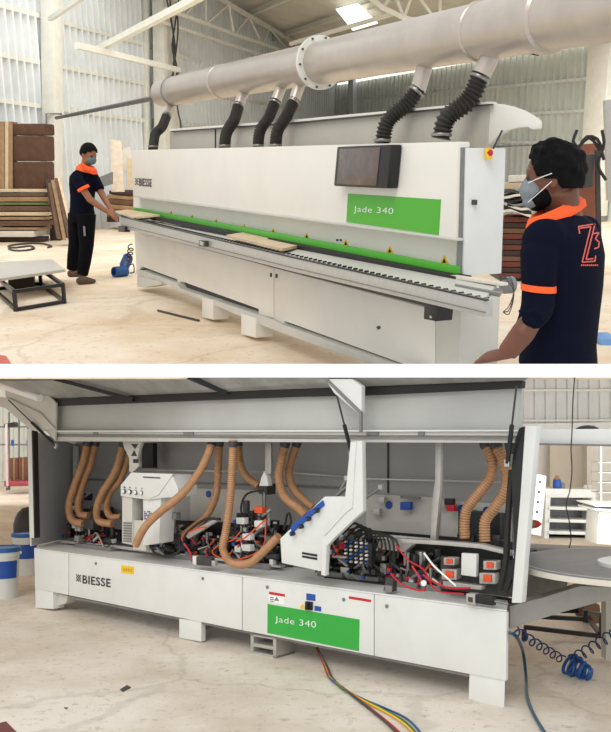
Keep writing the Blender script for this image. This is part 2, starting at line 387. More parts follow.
c = onduct(320); fl = mk('flange', MB().lathe(c, [(dR, -.02), (dR + .042, -.016), (dR + .042, .016), (dR, .02)], 40, dv), 'steel_cream', duct)
a = dv.orthogonal().normalized(); b = dv.cross(a)
for k in range(10):
    g = 2 * math.pi * k / 10; mk('bolt', MB().lathe(c + (a * math.cos(g) + b * math.sin(g)) * (dR + .026), [(.008, -.03), (.008, .03)], 6, dv), 'dark_grey', fl)
# hanging wire for duct
tubething('hanger_rod', 'thin hanger rod below the wide duct collar at the right', 'rod', [onduct(537) + V((0, 0.1, -dR + .01)), P('A', 538.5, 55, onduct(537).y + .05)], .006, 'dark_grey', 6)
# ---------------- machine seen from the front
b0 = G('A', 136, 287.5); b1 = G('A', 252, 338)
M = Plane('A', b0, b1)
mach = thing('edgebander', 'long white edgebanding machine with green stripe, seen from its closed front', 'machine', b0)
W = 'machine_white'
def part(name, px, w, dep, m, bevel=.004, parent=mach, **k):
    return mk(name, slabpx(M, px, w, dep), m, parent, bevel=bevel, **k)
# lower cabinet in three panels with skirt
part('base_panel', ((134, 228), (273.6, 268), (273.6, 318), (258.5, 314), (258.5, 309), (181, 281), (179.5, 284), (177.5, 283), (177, 279.5), (142, 266.5), (139.5, 270), (136.2, 270)), .0, .42, W)
part('base_panel', ((274.2, 268), (435, 310), (435, 371.5), (424, 371.5), (284.5, 321), (283.5, 326), (274.2, 318.5)), .0, .42, W)
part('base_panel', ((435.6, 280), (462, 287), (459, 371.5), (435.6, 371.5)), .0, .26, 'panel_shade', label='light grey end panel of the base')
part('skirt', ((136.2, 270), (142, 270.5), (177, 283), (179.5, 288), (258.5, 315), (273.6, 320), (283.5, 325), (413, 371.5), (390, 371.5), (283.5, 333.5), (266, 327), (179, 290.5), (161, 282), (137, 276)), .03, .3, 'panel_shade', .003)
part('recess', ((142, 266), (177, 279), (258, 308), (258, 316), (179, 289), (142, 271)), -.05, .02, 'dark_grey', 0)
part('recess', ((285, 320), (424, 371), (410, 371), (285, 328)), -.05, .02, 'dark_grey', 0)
for px in (((137, 276), (161, 281.5), (161, 284.5), (143, 287.5), (137, 287)), ((202, 297), (213, 300), (213, 320), (202, 317)), ((241, 313), (255.5, 318), (255.5, 338), (241, 334))):
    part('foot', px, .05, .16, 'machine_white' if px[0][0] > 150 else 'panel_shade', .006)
for u, v in ((271, 275), (276.5, 276), (266, 323), (277, 329)):
    p = M.at(u, v, .004); mk('latch', MB().box(p, (.02, .012, .03), (M.d, M.n, V((0, 0, 1)))), 'dark_grey', mach)
part('worn_mark', ((376, 327), (379, 325.5), (381, 328), (378, 330)), .002, .004, 'dark_grey', 0)
# upper hood
hood = part('hood', ((131.5, 150.3), (457.5, 141.6), (455.2, 239.5), (290, 217), (133, 195.5)), .02, .08, W, .008, smooth=.4)
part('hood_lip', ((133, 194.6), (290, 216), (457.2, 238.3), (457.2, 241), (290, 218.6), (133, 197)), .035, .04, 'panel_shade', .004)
part('front_strip', ((133.3, 190), (457, 233), (456, 270), (290, 243), (133.5, 213)), -.06, .2, W, .0)
part('green_guard', ((133.5, 207.5), (290, 235.5), (455.5, 266.5), (455.5, 277.5), (290, 244.5), (133.5, 214)), .03, .03, 'jade_green', .002, label='green guard strip')
for u, v, s_ in ((171, 212.3, 1.5), (192, 216.3, 1.8), (216, 220.5, 2), (244, 226, 2.2), (273, 230.5, 2.4), (306.5, 235.5, 3), (345.5, 242.5, 3.2), (389.5, 249.5, 3.6), (444, 259.5, 4.2)):
    t = part('warning_sticker', ((u - s_, v + s_), (u + s_, v + s_ * 1.15), (u, v - s_)), -.055, .01, 'warning_yellow', 0)
    mk('warning_mark', slabpx(M, ((u - s_ * .45, v + s_ * .75), (u + s_ * .45, v + s_ * .8), (u, v - s_ * .3)), -.053, .003), 'print_black', mach)
for u in (336, 339.5): part('screw', ((u, 239), (u + 1.8, 239.3), (u + 1.8, 241), (u, 240.7)), -.055, .01, 'print_black', 0)
# conveyor track, table, front beam with rollers
part('conveyor_chain', ((150, 216), (290, 243.5), (456, 276.5), (456, 282), (290, 248.5), (150, 219.5)), .1, .1, 'black_rubber', 0)
t0 = [M.at(118, 217.5, -.04), M.at(480, 281, -.04), M.at(486, 300, .33), M.at(119, 223, .33)]
mk('work_table', MB().prism([M.at(119, 214.5, .05), M.at(497, 284, .05), M.at(484, 299.5, .33), M.at(119, 219, .33)], (0, 0, -.03)), 'panel_shade', mach, bevel=.003)
mk('outer_beam', slabpx(M, ((119, 216.5), (290, 257), (484, 300), (484, 317), (290, 271), (121, 228)), .36, .05), 'aluminium', mach, bevel=.004)
mk('beam_groove', slabpx(M, ((121, 224.5), (290, 266.7), (484.5, 312), (484.5, 313), (290, 267.6), (121, 225.3)), .364, .01), 'mid_grey', mach)
n = 100; mbs = []
for k in range(n):
    t = k / (n - 1); t = t / (t + (1 - t) * 1.9) if False else t
    p = M.at(121, 215.8, .32).lerp(M.at(485, 298.6, .32), t)
    mk('roller', MB().lathe(p - M.n * .02, [(.006, 0), (.006, .025)], 6, M.n), 'black_rubber', mach)
mk('roller_rail', slabpx(M, ((121, 216.3), (290, 256.4), (485.5, 299.6), (485.5, 301), (290, 257.6), (121, 217.2)), .365, .02), 'black_metal', mach)
part('support_rail', ((134, 229), (290, 269.5), (436, 306), (436, 309), (290, 272), (134, 231)), .1, .1, 'dark_grey', 0)
for u, v, s_, m_ in ((202, 243.5, 3.2, 'dark_grey'), (121.5, 229, 3.2, 'black_metal')):
    part('stop_block', ((u - s_, v - s_), (u + s_, v - s_ * .8), (u + s_, v + s_), (u - s_, v + s_ * .9)), .39, .06, m_, .003)
part('stop_block', ((199.5, 241), (203, 242), (203, 246), (199.5, 245)), .395, .02, 'aluminium', .002)
part('clamp_block', ((424, 304.5), (437.5, 306), (436, 321.5), (423.5, 319)), .3, .1, 'black_metal', .005)
part('clamp_knob', ((429.5, 315.5), (431.5, 316), (431.5, 318.3), (429.5, 318)), .305, .02, 'aluminium', .0)
part('table_end_plate', ((116.5, 212), (132, 215), (131, 220), (117, 217)), .2, .3, 'mid_grey', .003)
# end cabinet
part('end_post', ((457, 146), (462, 147.8), (459, 276), (455.5, 274), (457.3, 240)), .0, .1, 'mid_grey', .004)
part('end_cabinet', ((461, 148), (466.6, 147.8), (463.5, 276), (457, 274)), -.02, .255, 'panel_white', .006)
part('cabinet_lock', ((470.5, 199.5), (474.5, 200), (474.3, 205), (470.3, 204.5)), -.06, .02, 'dark_grey', .002)
part('emergency_box', ((484.5, 148), (488, 148), (488, 159), (484.5, 159)), -.13, .03, 'warning_yellow', .003, label='yellow emergency stop box')
p = M.at(488.5, 152.8, -.145); mk('emergency_knob', MB().lathe(p, [(.008, 0), (.016, .008), (.016, .02), (.008, .026)], 14, M.d), 'signal_red', mach, label='red mushroom stop knob')
mk('outfeed_tray', MB().prism([M.at(455, 280, .0), M.at(503, 289, .0), M.at(500, 293, .22), M.at(455, 284.5, .22)], (0, 0, -.02)), 'mid_grey', mach, bevel=.003)
part('infeed_rail', ((448, 275), (500, 283), (500, 286), (448, 278)), .1, .05, 'board_white', .002)
# tinted inspection window
win = part('inspection_window', ((337, 146.8), (391, 144.6), (387, 188.5), (333.5, 186)), .1, .075, 'black_metal', .01, label='bulging black-framed window')
mk('window_glass', slabpx(M, ((339.5, 148.8), (380, 147), (376, 186), (336.5, 184)), .106, .01), 'tinted', win, bevel=.003)
# sign and lettering
part('name_sign', ((347.8, 193.6), (440.5, 199.6), (438.3, 235), (346.2, 222)), .024, .006, 'jade_green', 0, label='green name sign')
mk('name_lettering', texton(M, 'Jade 340', ((353.5, 213.5), (393, 216), (393.5, 208), (354, 205.8)), .026, -.008), 'print_white', mach)
mk('maker_lettering', texton(M, 'BIESSE', ((139, 186), (151.5, 187), (151.5, 179), (139, 178)), .026, .012), 'print_black', mach)
mb = MB()
for i in range(3):
    for j in range(5): 
        if (i + j) % 2 == 0: slabpx(M, ((135 + i * 1.1, 178.2 + j * 1.35), (136.1 + i * 1.1, 178.2 + j * 1.35), (136.1 + i * 1.1, 179.5 + j * 1.35), (135 + i * 1.1, 179.5 + j * 1.35)), .023, .002, mb)
mk('maker_emblem', mb, 'print_black', mach)
# raised rear hood with curved end flap
rh = part('rear_hood', ((169.5, 130), (290, 121.5), (450, 106.8), (489, 103), (486, 160), (170, 160)), -.32, .06, 'mid_grey', .004, label='grey raised rear hood')
MATS['rearhood'] = mat('rear_hood_grey', (186, 182, 170), .5, var=.03, scale=3); rh.data.materials[0] = MATS['rearhood']
part('hood_edge', ((169.5, 129), (290, 120), (450, 105), (489.5, 101.6), (489.5, 103.8), (450, 107.3), (290, 122.5), (169.5, 131)), -.3, .05, 'machine_white', 0)
part('hood_edge_seal', ((171, 131), (290, 122.6), (450, 107.6), (489, 104), (489, 105), (450, 108.8), (290, 124), (171, 132)), -.29, .03, 'dark_grey', 0)
for u in (214.5,): part('hood_joint', ((u, 129), (u + .6, 129), (u + .6, 150), (u, 150)), -.31, .01, 'dark_grey', 0)
part('hood_end_flap', ((489, 103.4), (500, 104), (510, 106.2), (522, 110.5), (534, 117.5), (538, 122), (537.5, 128.5), (533, 129.5), (527, 127), (518, 127.5), (506, 130.5), (498, 136), (486.5, 147)), -.33, .03, 'machine_white', .004)
mk('gas_strut', MB().bar(M.at(502, 131, -.25), M.at(493.5, 148, -.1), .006, 8), 'black_metal', mach)
part('cable_tray', ((492, 146), (531, 144.5), (531, 145.8), (492, 147.5)), -.4, .02, 'mid_grey', 0)
# ---------------- black corrugated suction hoses
HS = [((171.5, 104), (167, 115), ((167, 115), (162, 127), (155.5, 134), (153, 149)), 4.6, 'first black suction hose from the duct\'s far left end'),
      ((246, 88), (239, 105), ((239, 104), (234.5, 119), (226.5, 133), (224.5, 149)), 5.6, 'second black suction hose, counted from the left end of the duct'),
      ((284, 80), (276, 101), ((276, 100), (269, 117), (260, 131), (258, 149)), 5.6, 'third black suction hose, left one of the close pair beside the flange'),
      ((302, 78), (294, 101), ((295, 99), (286, 117), (277.5, 131), (275.5, 149)), 6, 'fourth black suction hose, right one of the close pair beside the flange'),
      ((427, 58), (418, 90), ((419, 88), (407, 104), (388, 121), (382, 145)), 8.3, 'black suction hose above the tinted inspection window'),
      ((493, 50), (481, 76), ((482, 73), (469, 100), (447, 118), (441, 140)), 10, 'widest black suction hose, nearest the man in front')]
for i, (s0, s1, hp, r, lab) in enumerate(HS):
    Dd = onduct(s0[0]).y; e = M.at(hp[-1][0], hp[-1][1], -.12); De = e.y
    tot = hp[-1][1] - s0[1]
    def dd(v): return Dd + (De - Dd) * min(1, max(0, (v - s0[1]) / tot))
    ppm = 930 / Dd
    st = [P('A', s0[0] + (s0[0] - s1[0]) * .25, s0[1] - (s1[1] - s0[1]) * .25, Dd), P('A', *s1, dd(s1[1]))]
    mk('branch_pipe', MB().tube(st, r * .92 / ppm, 20), 'duct_metal', duct)
    h = thing('suction_hose', lab, 'hose', up(e) + V((0, 0, e.z)), group='black suction hoses between duct and machine')
    pts = [P('A', u, v, dd(v)) for u, v in hp]
    mk('hose_body', MB().hose(pts, r / ppm, n=16, depth=.26, pitch=r / ppm * .42), 'hose_grey', h)
    p0 = pts[0]; dvv = (pts[1] - pts[0]).normalized()
    mk('hose_clamp', MB().lathe(p0 + dvv * .02, [(r / ppm * 1.01, 0), (r / ppm * 1.04, .003), (r / ppm * 1.04, .014), (r / ppm * 1.01, .017)], 18, dvv), 'steel', h)
    p1 = pts[-1]; dv2 = V((0, 0, 1))
    mk('hose_clamp', MB().lathe(p1 + V((0, 0, .02)), [(r / ppm * 1.01, 0), (r / ppm * 1.04, .003), (r / ppm * 1.04, .014), (r / ppm * 1.01, .017)], 18, dv2), 'steel', h)
# ---------------- workpieces
mk('workpiece_board', MB().prism([M.at(115.5, 212.5, .33), M.at(128, 211, .1), M.at(160, 216.5, .06), M.at(133, 219, .33)], (0, 0, .018)), 'board_pale', label='pale board being fed in at the left end by the masked worker', cat='board')
mk('workpiece_board', MB().prism([M.at(226.5, 237.5, .3), M.at(242, 234.8, .05), M.at(301, 247.5, .05), M.at(282, 251.5, .3)], (0, 0, .02)), 'board_pale', label='pale board lying on the middle of the machine table', cat='board')
# ---------------- blue coil hose on floor
def coil(p0, p1, r, turns, tr, n=14, sag=0):
    p0 = V(p0); p1 = V(p1); d = (p1 - p0).normalized(); a = d.orthogonal().normalized(); b = d.cross(a)
    return MB().tube([p0.lerp(p1, t / (turns * n)) + V((0, 0, -sag * 4 * (t / (turns * n)) * (1 - t / (turns * n)))) + (a * math.cos(2 * math.pi * t / n) + b * math.sin(2 * math.pi * t / n)) * r for t in range(turns * n + 1)], tr, 6)
ch = thing('air_hose', 'coiled blue air hose lying at the left foot of the machine', 'hose', G('A', 121, 278))
p = G('A', 114, 277.5); p2 = G('A', 127, 276)
mk('coil', coil(p + V((0, 0, .07)), p2 + V((0, 0, .07)), .06, 9, .012), 'wire_blue', ch)
mk('coil', coil(G('A', 123, 273) + V((0, .1, .08)), G('A', 129, 274) + V((0, 0, .22)), .06, 6, .011), 'wire_blue', ch)
mk('coil_lead', coil(M.at(129, 262, .2), M.at(131, 246, .1), .03, 4, .007), 'black_metal', ch)
mk('coil_lead', MB().tube(catmull([M.at(127, 267, .2), M.at(133, 264, .15), M.at(134, 272, .1), M.at(130, 273, .15)], .02), .007, 6), 'black_metal', ch)
# ---------------- wire on the floor, rod on the floor
mk('floor_cable', MB().tube(catmull([G('A', u, v, .015) for u, v in ((9, 249), (14, 250.5), (25, 250.5), (34, 248.5), (30, 246), (22, 247), (12, 248), (9, 246), (22, 244), (40, 243.5), (51, 246), (48, 247.5))], .1), .02, 6), 'dark_grey', label='grey cable looped on the floor before the plank pile', cat='cable')
mk('metal_rod', MB().bar(G('A', 158, 310.5, .012), G('A', 199, 320.5, .012), .012, 6), 'dark_grey', label='thin dark rod lying on the floor before the machine', cat='rod')
# ---------------- black steel frames with board, left
def frame_table(name, lab, c, du, dv_, h, th=.022):
    t = thing(name, lab, 'frame', c[0])
    A, B, Cc, Dd = [V(x) for x in c]; Z = V((0, 0, h))
    for a, b in ((A, B), (B, Cc), (Cc, Dd), (Dd, A)):
        mk('frame_bar', MB().beam(a + V((0, 0, th)), b + V((0, 0, th)), th * 1.6, th * 1.6), 'black_metal', t); mk('frame_bar', MB().beam(a + Z, b + Z, th * 1.6, th * 1.6), 'black_metal', t)
    for a in (A, B, Cc, Dd): mk('leg', MB().beam(a, a + Z, th * 1.6, th * 1.6) if False else MB().box(a + Z / 2, (th * 1.7, th * 1.7, h)), 'black_metal', t)
    return t
A_, B_ = G('A', 16, 311.5), G('A', 64.5, 303.5)
C_, D_ = G('A', 41, 285), G('A', -6, 291)
hh = .2
frame_table('steel_frame', 'low black steel base frame standing on the floor at the left', (A_, B_, C_, D_), 0, 0, hh)
mk('crate_panel', MB().prism([G('A', 9, 290, .03), G('A', 35, 287, .03), G('A', 35, 277, .03) + V((0, 0, .0)), G('A', 9, 279, .03)], (0, 0, .16)), 'board_dark', label='dark box standing inside the low black frame', cat='box')
bz = .24
mk('white_board', MB().prism([G('A', -8, 282.5, bz), G('A', 65.5, 272, bz), G('A', 52, 261.5, bz), G('A', -8, 265, bz)], (0, 0, .03)), 'mid_grey', label='pale grey board lying over the low black frame', cat='board').data.materials[0] = mat('board_greyish', (206, 202, 190), .5, var=.03)
mk('red_crate', MB().prism([G('A', -8, 364, 0), G('A', 12, 366, 0), G('A', 6, 357, 0), G('A', -8, 355, 0)], (0, 0, .01)), mat('mat_red', (214, 110, 90), .7), label='corner of a red mat at the lower left of the upper hall', cat='mat')
# ---------------- timber at the left wall
def Pz(u, z, D, pl='A'):
    v = 240
    for _ in range(8):
        p = P(pl, u, v, D); v += (p.z - z) * 950 / D
    return P(pl, u, v, D)
PD = 17.5
ordn = ['lowest', 'second', 'third', 'fourth', 'fifth', 'sixth', 'seventh', 'eighth', 'ninth', 'tenth', 'eleventh', 'topmost']
pv = [(237, 231, 34, 'board_white'), (230, 227.5, 40, 'board_tan'), (226, 221, 46, 'board_brown'), (220, 217, 44, 'board_tan'), (215.5, 212, 47, 'board_pale'), (211, 206, 49, 'board_brown'), (205, 202.5, 46, 'board_green'), (201.5, 197, 48, 'board_tan'), (196.5, 193, 45, 'board_brown'), (192, 189, 47, 'board_pale')]
for i, (vb, vt, ur, m_) in enumerate(pv):
    q = [P('A', -8, vb, PD), P('A', ur, vb, PD), P('A', ur, vt, PD), P('A', -8, vt, PD)]
    mk('plank', MB().prism(q, V((.1, .5, 0))), m_, bevel=.01, label='%s plank of the pile at the left wall, %s' % ((ordn[i] if i < 9 else 'topmost'), {'board_white': 'whitish', 'board_tan': 'tan', 'board_brown': 'brown', 'board_pale': 'pale', 'board_green': 'greenish'}[m_]), cat='plank', group='planks piled at the left wall')
mk('pile_bearer', MB().prism([P('A', -6, 243.8, PD + .12), P('A', 44, 243.8, PD + .12), P('A', 44, 237.2, PD + .12), P('A', -6, 237.2, PD + .12)], (0, .35, 0)), 'board_dark', label='dark timber bearers carrying the plank pile at the left', cat='timber')
for i, (v0, v1) in enumerate(((188.5, 161.8), (161.2, 135.8), (135.2, 123.5))):
    q = [P('A', 14 - i * .5, v0, PD + .1), P('A', 45, v0, PD + .1), P('A', 44.3, v1, PD + .1), P('A', 13.3 - i * .5, v1, PD + .1)]
    mk('veneer_bundle', MB().prism(q, (.1, .35, 0)), 'brown_bundle', bevel=.04, label='%s of the three stacked dark brown bundles by the wall' % ('lowest', 'middle', 'topmost')[i], cat='bundle', group='dark brown bundles stacked at the wall')
for i, (u0, u1, m_) in enumerate(((-6, 4.5, 'board_tan'), (5, 8.5, 'board_pale'), (9, 12.5, 'board_tan'))):
    q = [P('A', u0, 189, PD + .1), P('A', u1, 189, PD + .1), P('A', u1, 121.5, PD + .1), P('A', u0, 121.5, PD + .1)]
    mk('upright_board', MB().prism(q, (0, .3, 0)), m_, label=('light upright board at the very left picture edge', 'pale narrow upright board beside the brown bundles', 'tan upright board touching the brown bundles')[i], cat='board')
lb = [(45, 50, 179, 56, 72, 238, 'board_dark', 'darkest'), (47.5, 50.5, 183, 57, 61, 239, 'board_brown', 'brown'), (51, 54, 180, 63, 66, 240, 'board_tan', 'tan'), (54.5, 57, 178, 68, 71, 239, 'board_brown', 'ruddy brown'), (57.5, 60, 178, 71.5, 74, 236, 'board_pale', 'palest')]
for i, (a, b, vt, c_, d_, vb, m_, w_) in enumerate(lb):
    q = [P('A', a, vt, PD - .1 - i * .12), P('A', b, vt, PD - .1 - i * .12), P('A', d_, vb, PD - .8 - i * .12), P('A', c_, vb, PD - .8 - i * .12)]
    mk('leaning_board', MB().prism(q, (0, .05, 0) if i else (0, .3, 0)), m_, label='%s long board leaning right of the plank pile' % w_, cat='board', group='boards leaning beside the plank pile')
mk('timber_offcuts', MB().prism([P('A', 50, 242, PD + .5), P('A', 60, 242, PD + .5), P('A', 56, 186, PD + .5), P('A', 49, 190, PD + .5)], (0, .3, 0)), 'board_dark', label='dark timber stack behind the leaning boards', cat='timber')
# behind the worker
mk('tall_panel', MB().prism([P('A', 111, 192, 20), P('A', 124, 192, 20), P('A', 121.5, 141, 20.3), P('A', 110, 139, 20.3)], (0, .12, 0)), mat('panel_cream', (228, 212, 190), .7, var=.08), bevel=.02, label='tall cream wrapped panel standing behind the masked worker', cat='panel')
for i, (u0, u1, v0, v1, m_) in enumerate(((108, 131, 215, 209, 'board_brown'), (107, 130, 208.5, 204, 'board_tan'), (106, 131, 203.5, 198.5, 'board_brown'), (107, 129, 198, 194.5, 'board_tan'), (109, 130, 194, 190.5, 'board_dark'))):
    q = [P('A', u0, v0 + 0, 21), P('A', u1, v0 + 2, 21), P('A', u1, v1 + 2, 21), P('A', u0, v1, 21)]
    mk('stacked_board', MB().prism(q, (.3, .8, 0)), m_, bevel=.01, label='%s board of the stack seen between worker and machine' % ('lowest', 'second', 'third', 'fourth', 'topmost')[i], cat='board', group='boards stacked behind the machine end')
mk('stack_bearer', MB().prism([P('A', 107, 222, 21.2), P('A', 132, 222, 21.2), P('A', 132, 215, 21.2), P('A', 107, 215, 21.2)], (0, .6, 0)), 'board_dark', label='dark bearer under the stack behind the machine end', cat='timber')
for i, (px, m_) in enumerate(((((121, 150), (131, 146), (133, 170), (124, 172)), 'board_white'), (((127, 158), (134, 160), (134, 188), (128, 188)), 'board_pale'), (((97, 178), (112, 172), (112, 184), (99, 188)), 'mid_grey'))):
    mk('sheet_offcut', MB().prism([P('A', u, v, 19.6 - i * .2) for u, v in px], (0, .1, 0)), m_, label=('white sheet offcut leaning left of the machine top', 'pale sheet offcut leaning at the machine corner', 'grey sheet offcut beside the worker\'s elbow')[i], cat='sheet')
# ---------------- right background boards
BD = 11.5
cols = ['board_red', 'board_dark', 'board_red', 'board_brown', 'board_dark', 'board_red', 'board_dark', 'board_red', 'board_brown', 'board_dark', 'board_red']
v = 274.5
for i in range(11):
    h_ = 5.6
    q = [P('A', 499 + (i % 3), v + 3.5, BD), P('A', 540, v + 4, BD), P('A', 540, v - h_ + 4.9, BD), P('A', 499 + (i % 3), v - h_ + 4.2, BD)]
    mk('red_board', MB().prism(q, (.3, .9, 0)), cols[i], bevel=.006, label='%s board of the dark red stack behind the standing man' % (ordn[i] if i < 10 else 'topmost'), cat='board', group='dark red boards stacked behind the man')
    v -= h_
mk('stack_bearer', MB().prism([P('A', 500, 289, BD + .1), P('A', 540, 289, BD + .1), P('A', 540, 277, BD + .1), P('A', 500, 277, BD + .1)], (0, .7, 0)), 'dark_grey', label='dark bearer block under the dark red board stack', cat='timber')
for i in range(7):
    u0 = 501 + rnd.random() * 3; vv = 213 - i * 3.2
    pts = [P('A', u0 + k * 6, vv - 3 * math.sin(k * .9 + i) * .8 + k * .5, BD - .1) for k in range(6)]
    mb = MB(); mb.prism(pts + [p + V((0, 0, .03)) for p in pts[::-1]], (.1, .7, 0))
    mk('crumpled_sheet', mb, ('board_white', 'black_metal', 'board_white', 'mid_grey', 'black_metal', 'board_white', 'dark_grey')[i], label='%s %s sheet of the curled scrap on the dark red stack' % (('lowest', 'second', 'third', 'fourth', 'fifth', 'sixth', 'topmost')[i], ('white', 'black', 'white', 'grey', 'black', 'white', 'dark grey')[i]), cat='sheet', group='curled sheets on the dark red stack')
for i, (px, m_) in enumerate((((( 505, 183), (528, 182), (528, 188), (505, 189)), 'board_pale'), (((509, 176), (530, 175), (530, 181), (509, 182)), 'board_white'))):
    mk('board_offcut', MB().prism([P('A', u, v_, BD + .2) for u, v_ in px], (.1, .5, 0)), m_, label=('pale offcut on top of the curled scrap', 'white offcut topmost behind the end cabinet')[i], cat='board')
RD = 9.5
mk('brick_red_panel', MB().prism([P('A', u, v_, RD + .4) for u, v_ in ((570, 145), (600, 143), (600, 200), (574, 305.5))], (0, .15, 0)), mat('panel_brick', (150, 92, 70), .8, var=.12), label='reddish brown panel behind the man\'s head', cat='panel')
eb = thing('electric_box', 'dark grey electric box on a post at the far right', 'electric box', P('A', 588, 187, RD))
mk('box_body', MB().prism([P('A', u, v_, RD) for u, v_ in ((581, 155), (595, 154), (593, 187), (578, 189))], (0, .15, 0)), 'dark_grey', eb, bevel=.01)
mk('box_label', MB().prism([P('A', u, v_, RD - .01) for u, v_ in ((579.5, 168), (582.5, 168), (582, 177), (579, 177))], (0, .01, 0)), 'aluminium', eb)
mk('post', MB().prism([P('A', u, v_, RD + .1) for u, v_ in ((596, 150), (600, 150), (602, 262), (598, 262))], (0, .06, 0)), 'dark_grey', eb)
for pp in (((600, 150), (590, 138), (580, 146), (576, 156)), ((604, 160), (598, 140), (586, 137), (578, 150)), ((577, 130), (573, 141), (576, 146)), ((602, 130), (604, 145), (598, 165), (606, 180))):
    mk('cable', MB().tube(catmull([P('A', u, v_, RD - .05) for u, v_ in pp], .05), .016, 6), 'black_metal', eb)
mk('brace_tube', MB().bar(P('A', 607, 100, 12), P('A', 610, 200, 12), .05, 6), 'aluminium', label='light metal pole at the far right edge', cat='pole')
mk('blue_tub', MB().prism([P('A', u, v_, 7.3) for u, v_ in ((600, 339), (620, 338), (620, 356), (601, 356))], (0, .3, 0)), mat('tub_blue', (110, 160, 215), .4), bevel=.02, label='pale blue tub behind the man at the right edge', cat='tub')
# side motor gear behind the right end of machine
gm = thing('outfeed_gear', 'grey round cable drum at the outfeed end of the machine', 'drum', M.at(510, 300, -.1))
mk('drum', MB().lathe(M.at(508, 285, -.15), [(.02, -.03), (.045, -.025), (.045, .025), (.02, .03)], 20, M.n), 'mid_grey', gm)
for k in range(3): mk('cable', MB().tube(catmull([M.at(500 + k, 281 - k * 2, -.05), M.at(509, 276 + k * 3, -.05), M.at(514, 290 + k * 2, -.05), M.at(509, 306 + k * 4, -.05), M.at(503, 312, -.05)], .02), .0025, 6), 'dark_grey', gm)
# ================================================================== PEOPLE (upper hall)
def hand(mb, wr, d, n, s=1.0, curl=.5, side=1):
    """palm and five unequal bent fingers: d = pointing direction, n = back-of-hand normal"""
    d = V(d).normalized(); n = (V(n) - d * V(n).dot(d)).normalized(); c = d.cross(n) * side
    mb.loft([(wr + d * t * s, c * a * s, n * b * s) for t, a, b in ((-.01, .027, .02), (.02, .03, .019), (.05, .04, .016), (.085, .042, .014), (.1, .036, .010))], 14)
    for k, (off, L) in enumerate(((-.031, .068), (-.011, .078), (.010, .074), (.030, .058))):
        p = wr + d * .085 * s + c * off * s; pts = [p]; a = 0
        for j, fr in enumerate((.45, .32, .25)):
            a += curl * (.55 if j == 0 else .7); p = p + (d * math.cos(a) - n * math.sin(a)) * L * fr * s; pts.append(p)
        mb.tube(pts, [.0095 * s, .009 * s, .0082 * s, .007 * s], 8)
    p = wr + d * .025 * s - c * .028 * s
    mb.tube([p, p + (d * .6 - c * .8) * .035 * s, p + (d * .6 - c * .8) * .035 * s + (d * .95 - c * .1 - n * .3) * .03 * s, p + (d * .6 - c * .8) * .035 * s + (d * .9 - n * .5) * .055 * s], [.013 * s, .0115 * s, .010 * s, .008 * s], 8)
def head(mb, c, f, upv, k=1.0):
    """skull, jaw, nose, ears, lips; f = facing, c = centre of the skull"""
    f = V(f).normalized(); z = (V(upv) - f * V(upv).dot(f)).normalized(); s = f.cross(z); ax = (f, s, z)
    mb.ball(c, (.098 * k, .075 * k, .095 * k), ax); mb.ball(c + f * .03 * k - z * .055 * k, (.062 * k, .058 * k, .066 * k), ax)
    mb.ball(c + f * .062 * k - z * .098 * k, (.024 * k, .028 * k, .02 * k), ax)
    mb.tube([c + f * .09 * k - z * .012 * k, c + f * .108 * k - z * .04 * k, c + f * .085 * k - z * .052 * k], [.010 * k, .014 * k, .012 * k], 8)
    mb.ball(c + f * .084 * k - z * .072 * k, (.010 * k, .022 * k, .006 * k), ax); mb.ball(c + f * .082 * k - z * .082 * k, (.010 * k, .02 * k, .006 * k), ax)
    mb.ball(c + f * .084 * k + z * .012 * k, (.014 * k, .05 * k, .008 * k), ax)
    for q in (-1, 1):
        mb.ball(c + s * q * .076 * k - z * .025 * k - f * .005 * k, (.016 * k, .007 * k, .03 * k), ax)
        mb.ball(c + f * .07 * k + s * q * .035 * k - z * .012 * k, (.016 * k, .016 * k, .010 * k), ax)
    return f, s, z
def snap(name, mb, m, parent, vox, sm=2, **k): return mk(name, remesh(mb, vox, sm), m, parent, smooth=1.5, **k)
def hairmesh(c, f, s, z, k, low_back=-.05, fr=.55):
    mb = MB(); n = 34; rows = 14; vs = []
    for i in range(rows + 1):
        for j in range(n):
            g = 2 * math.pi * j / n; front = math.cos(g)
            lim = math.pi * (.33 if front > .75 else (.42 if front > .35 else (.56 if front > -.1 else .68)))
            ph = lim * i / rows; jit = 1 + .035 * math.sin(g * 7 + i * 1.3) + rnd.uniform(-.02, .02)
            vs.append(c + z * math.cos(ph) * .112 * k * jit + (f * math.cos(g) * .112 + s * math.sin(g) * .088) * math.sin(ph) * k * jit)
    inner = [c + (p - c) * .86 for p in vs]
    N_ = len(vs); mb.add(vs + inner, [(i * n + j, i * n + (j + 1) % n, (i + 1) * n + (j + 1) % n, (i + 1) * n + j) for i in range(rows) for j in range(n)] +
           [(N_ + i * n + j, N_ + (i + 1) * n + j, N_ + (i + 1) * n + (j + 1) % n, N_ + i * n + (j + 1) % n) for i in range(rows) for j in range(n)] +
           [(rows * n + j, rows * n + (j + 1) % n, N_ + rows * n + (j + 1) % n, N_ + rows * n + j) for j in range(n)])
    return mb
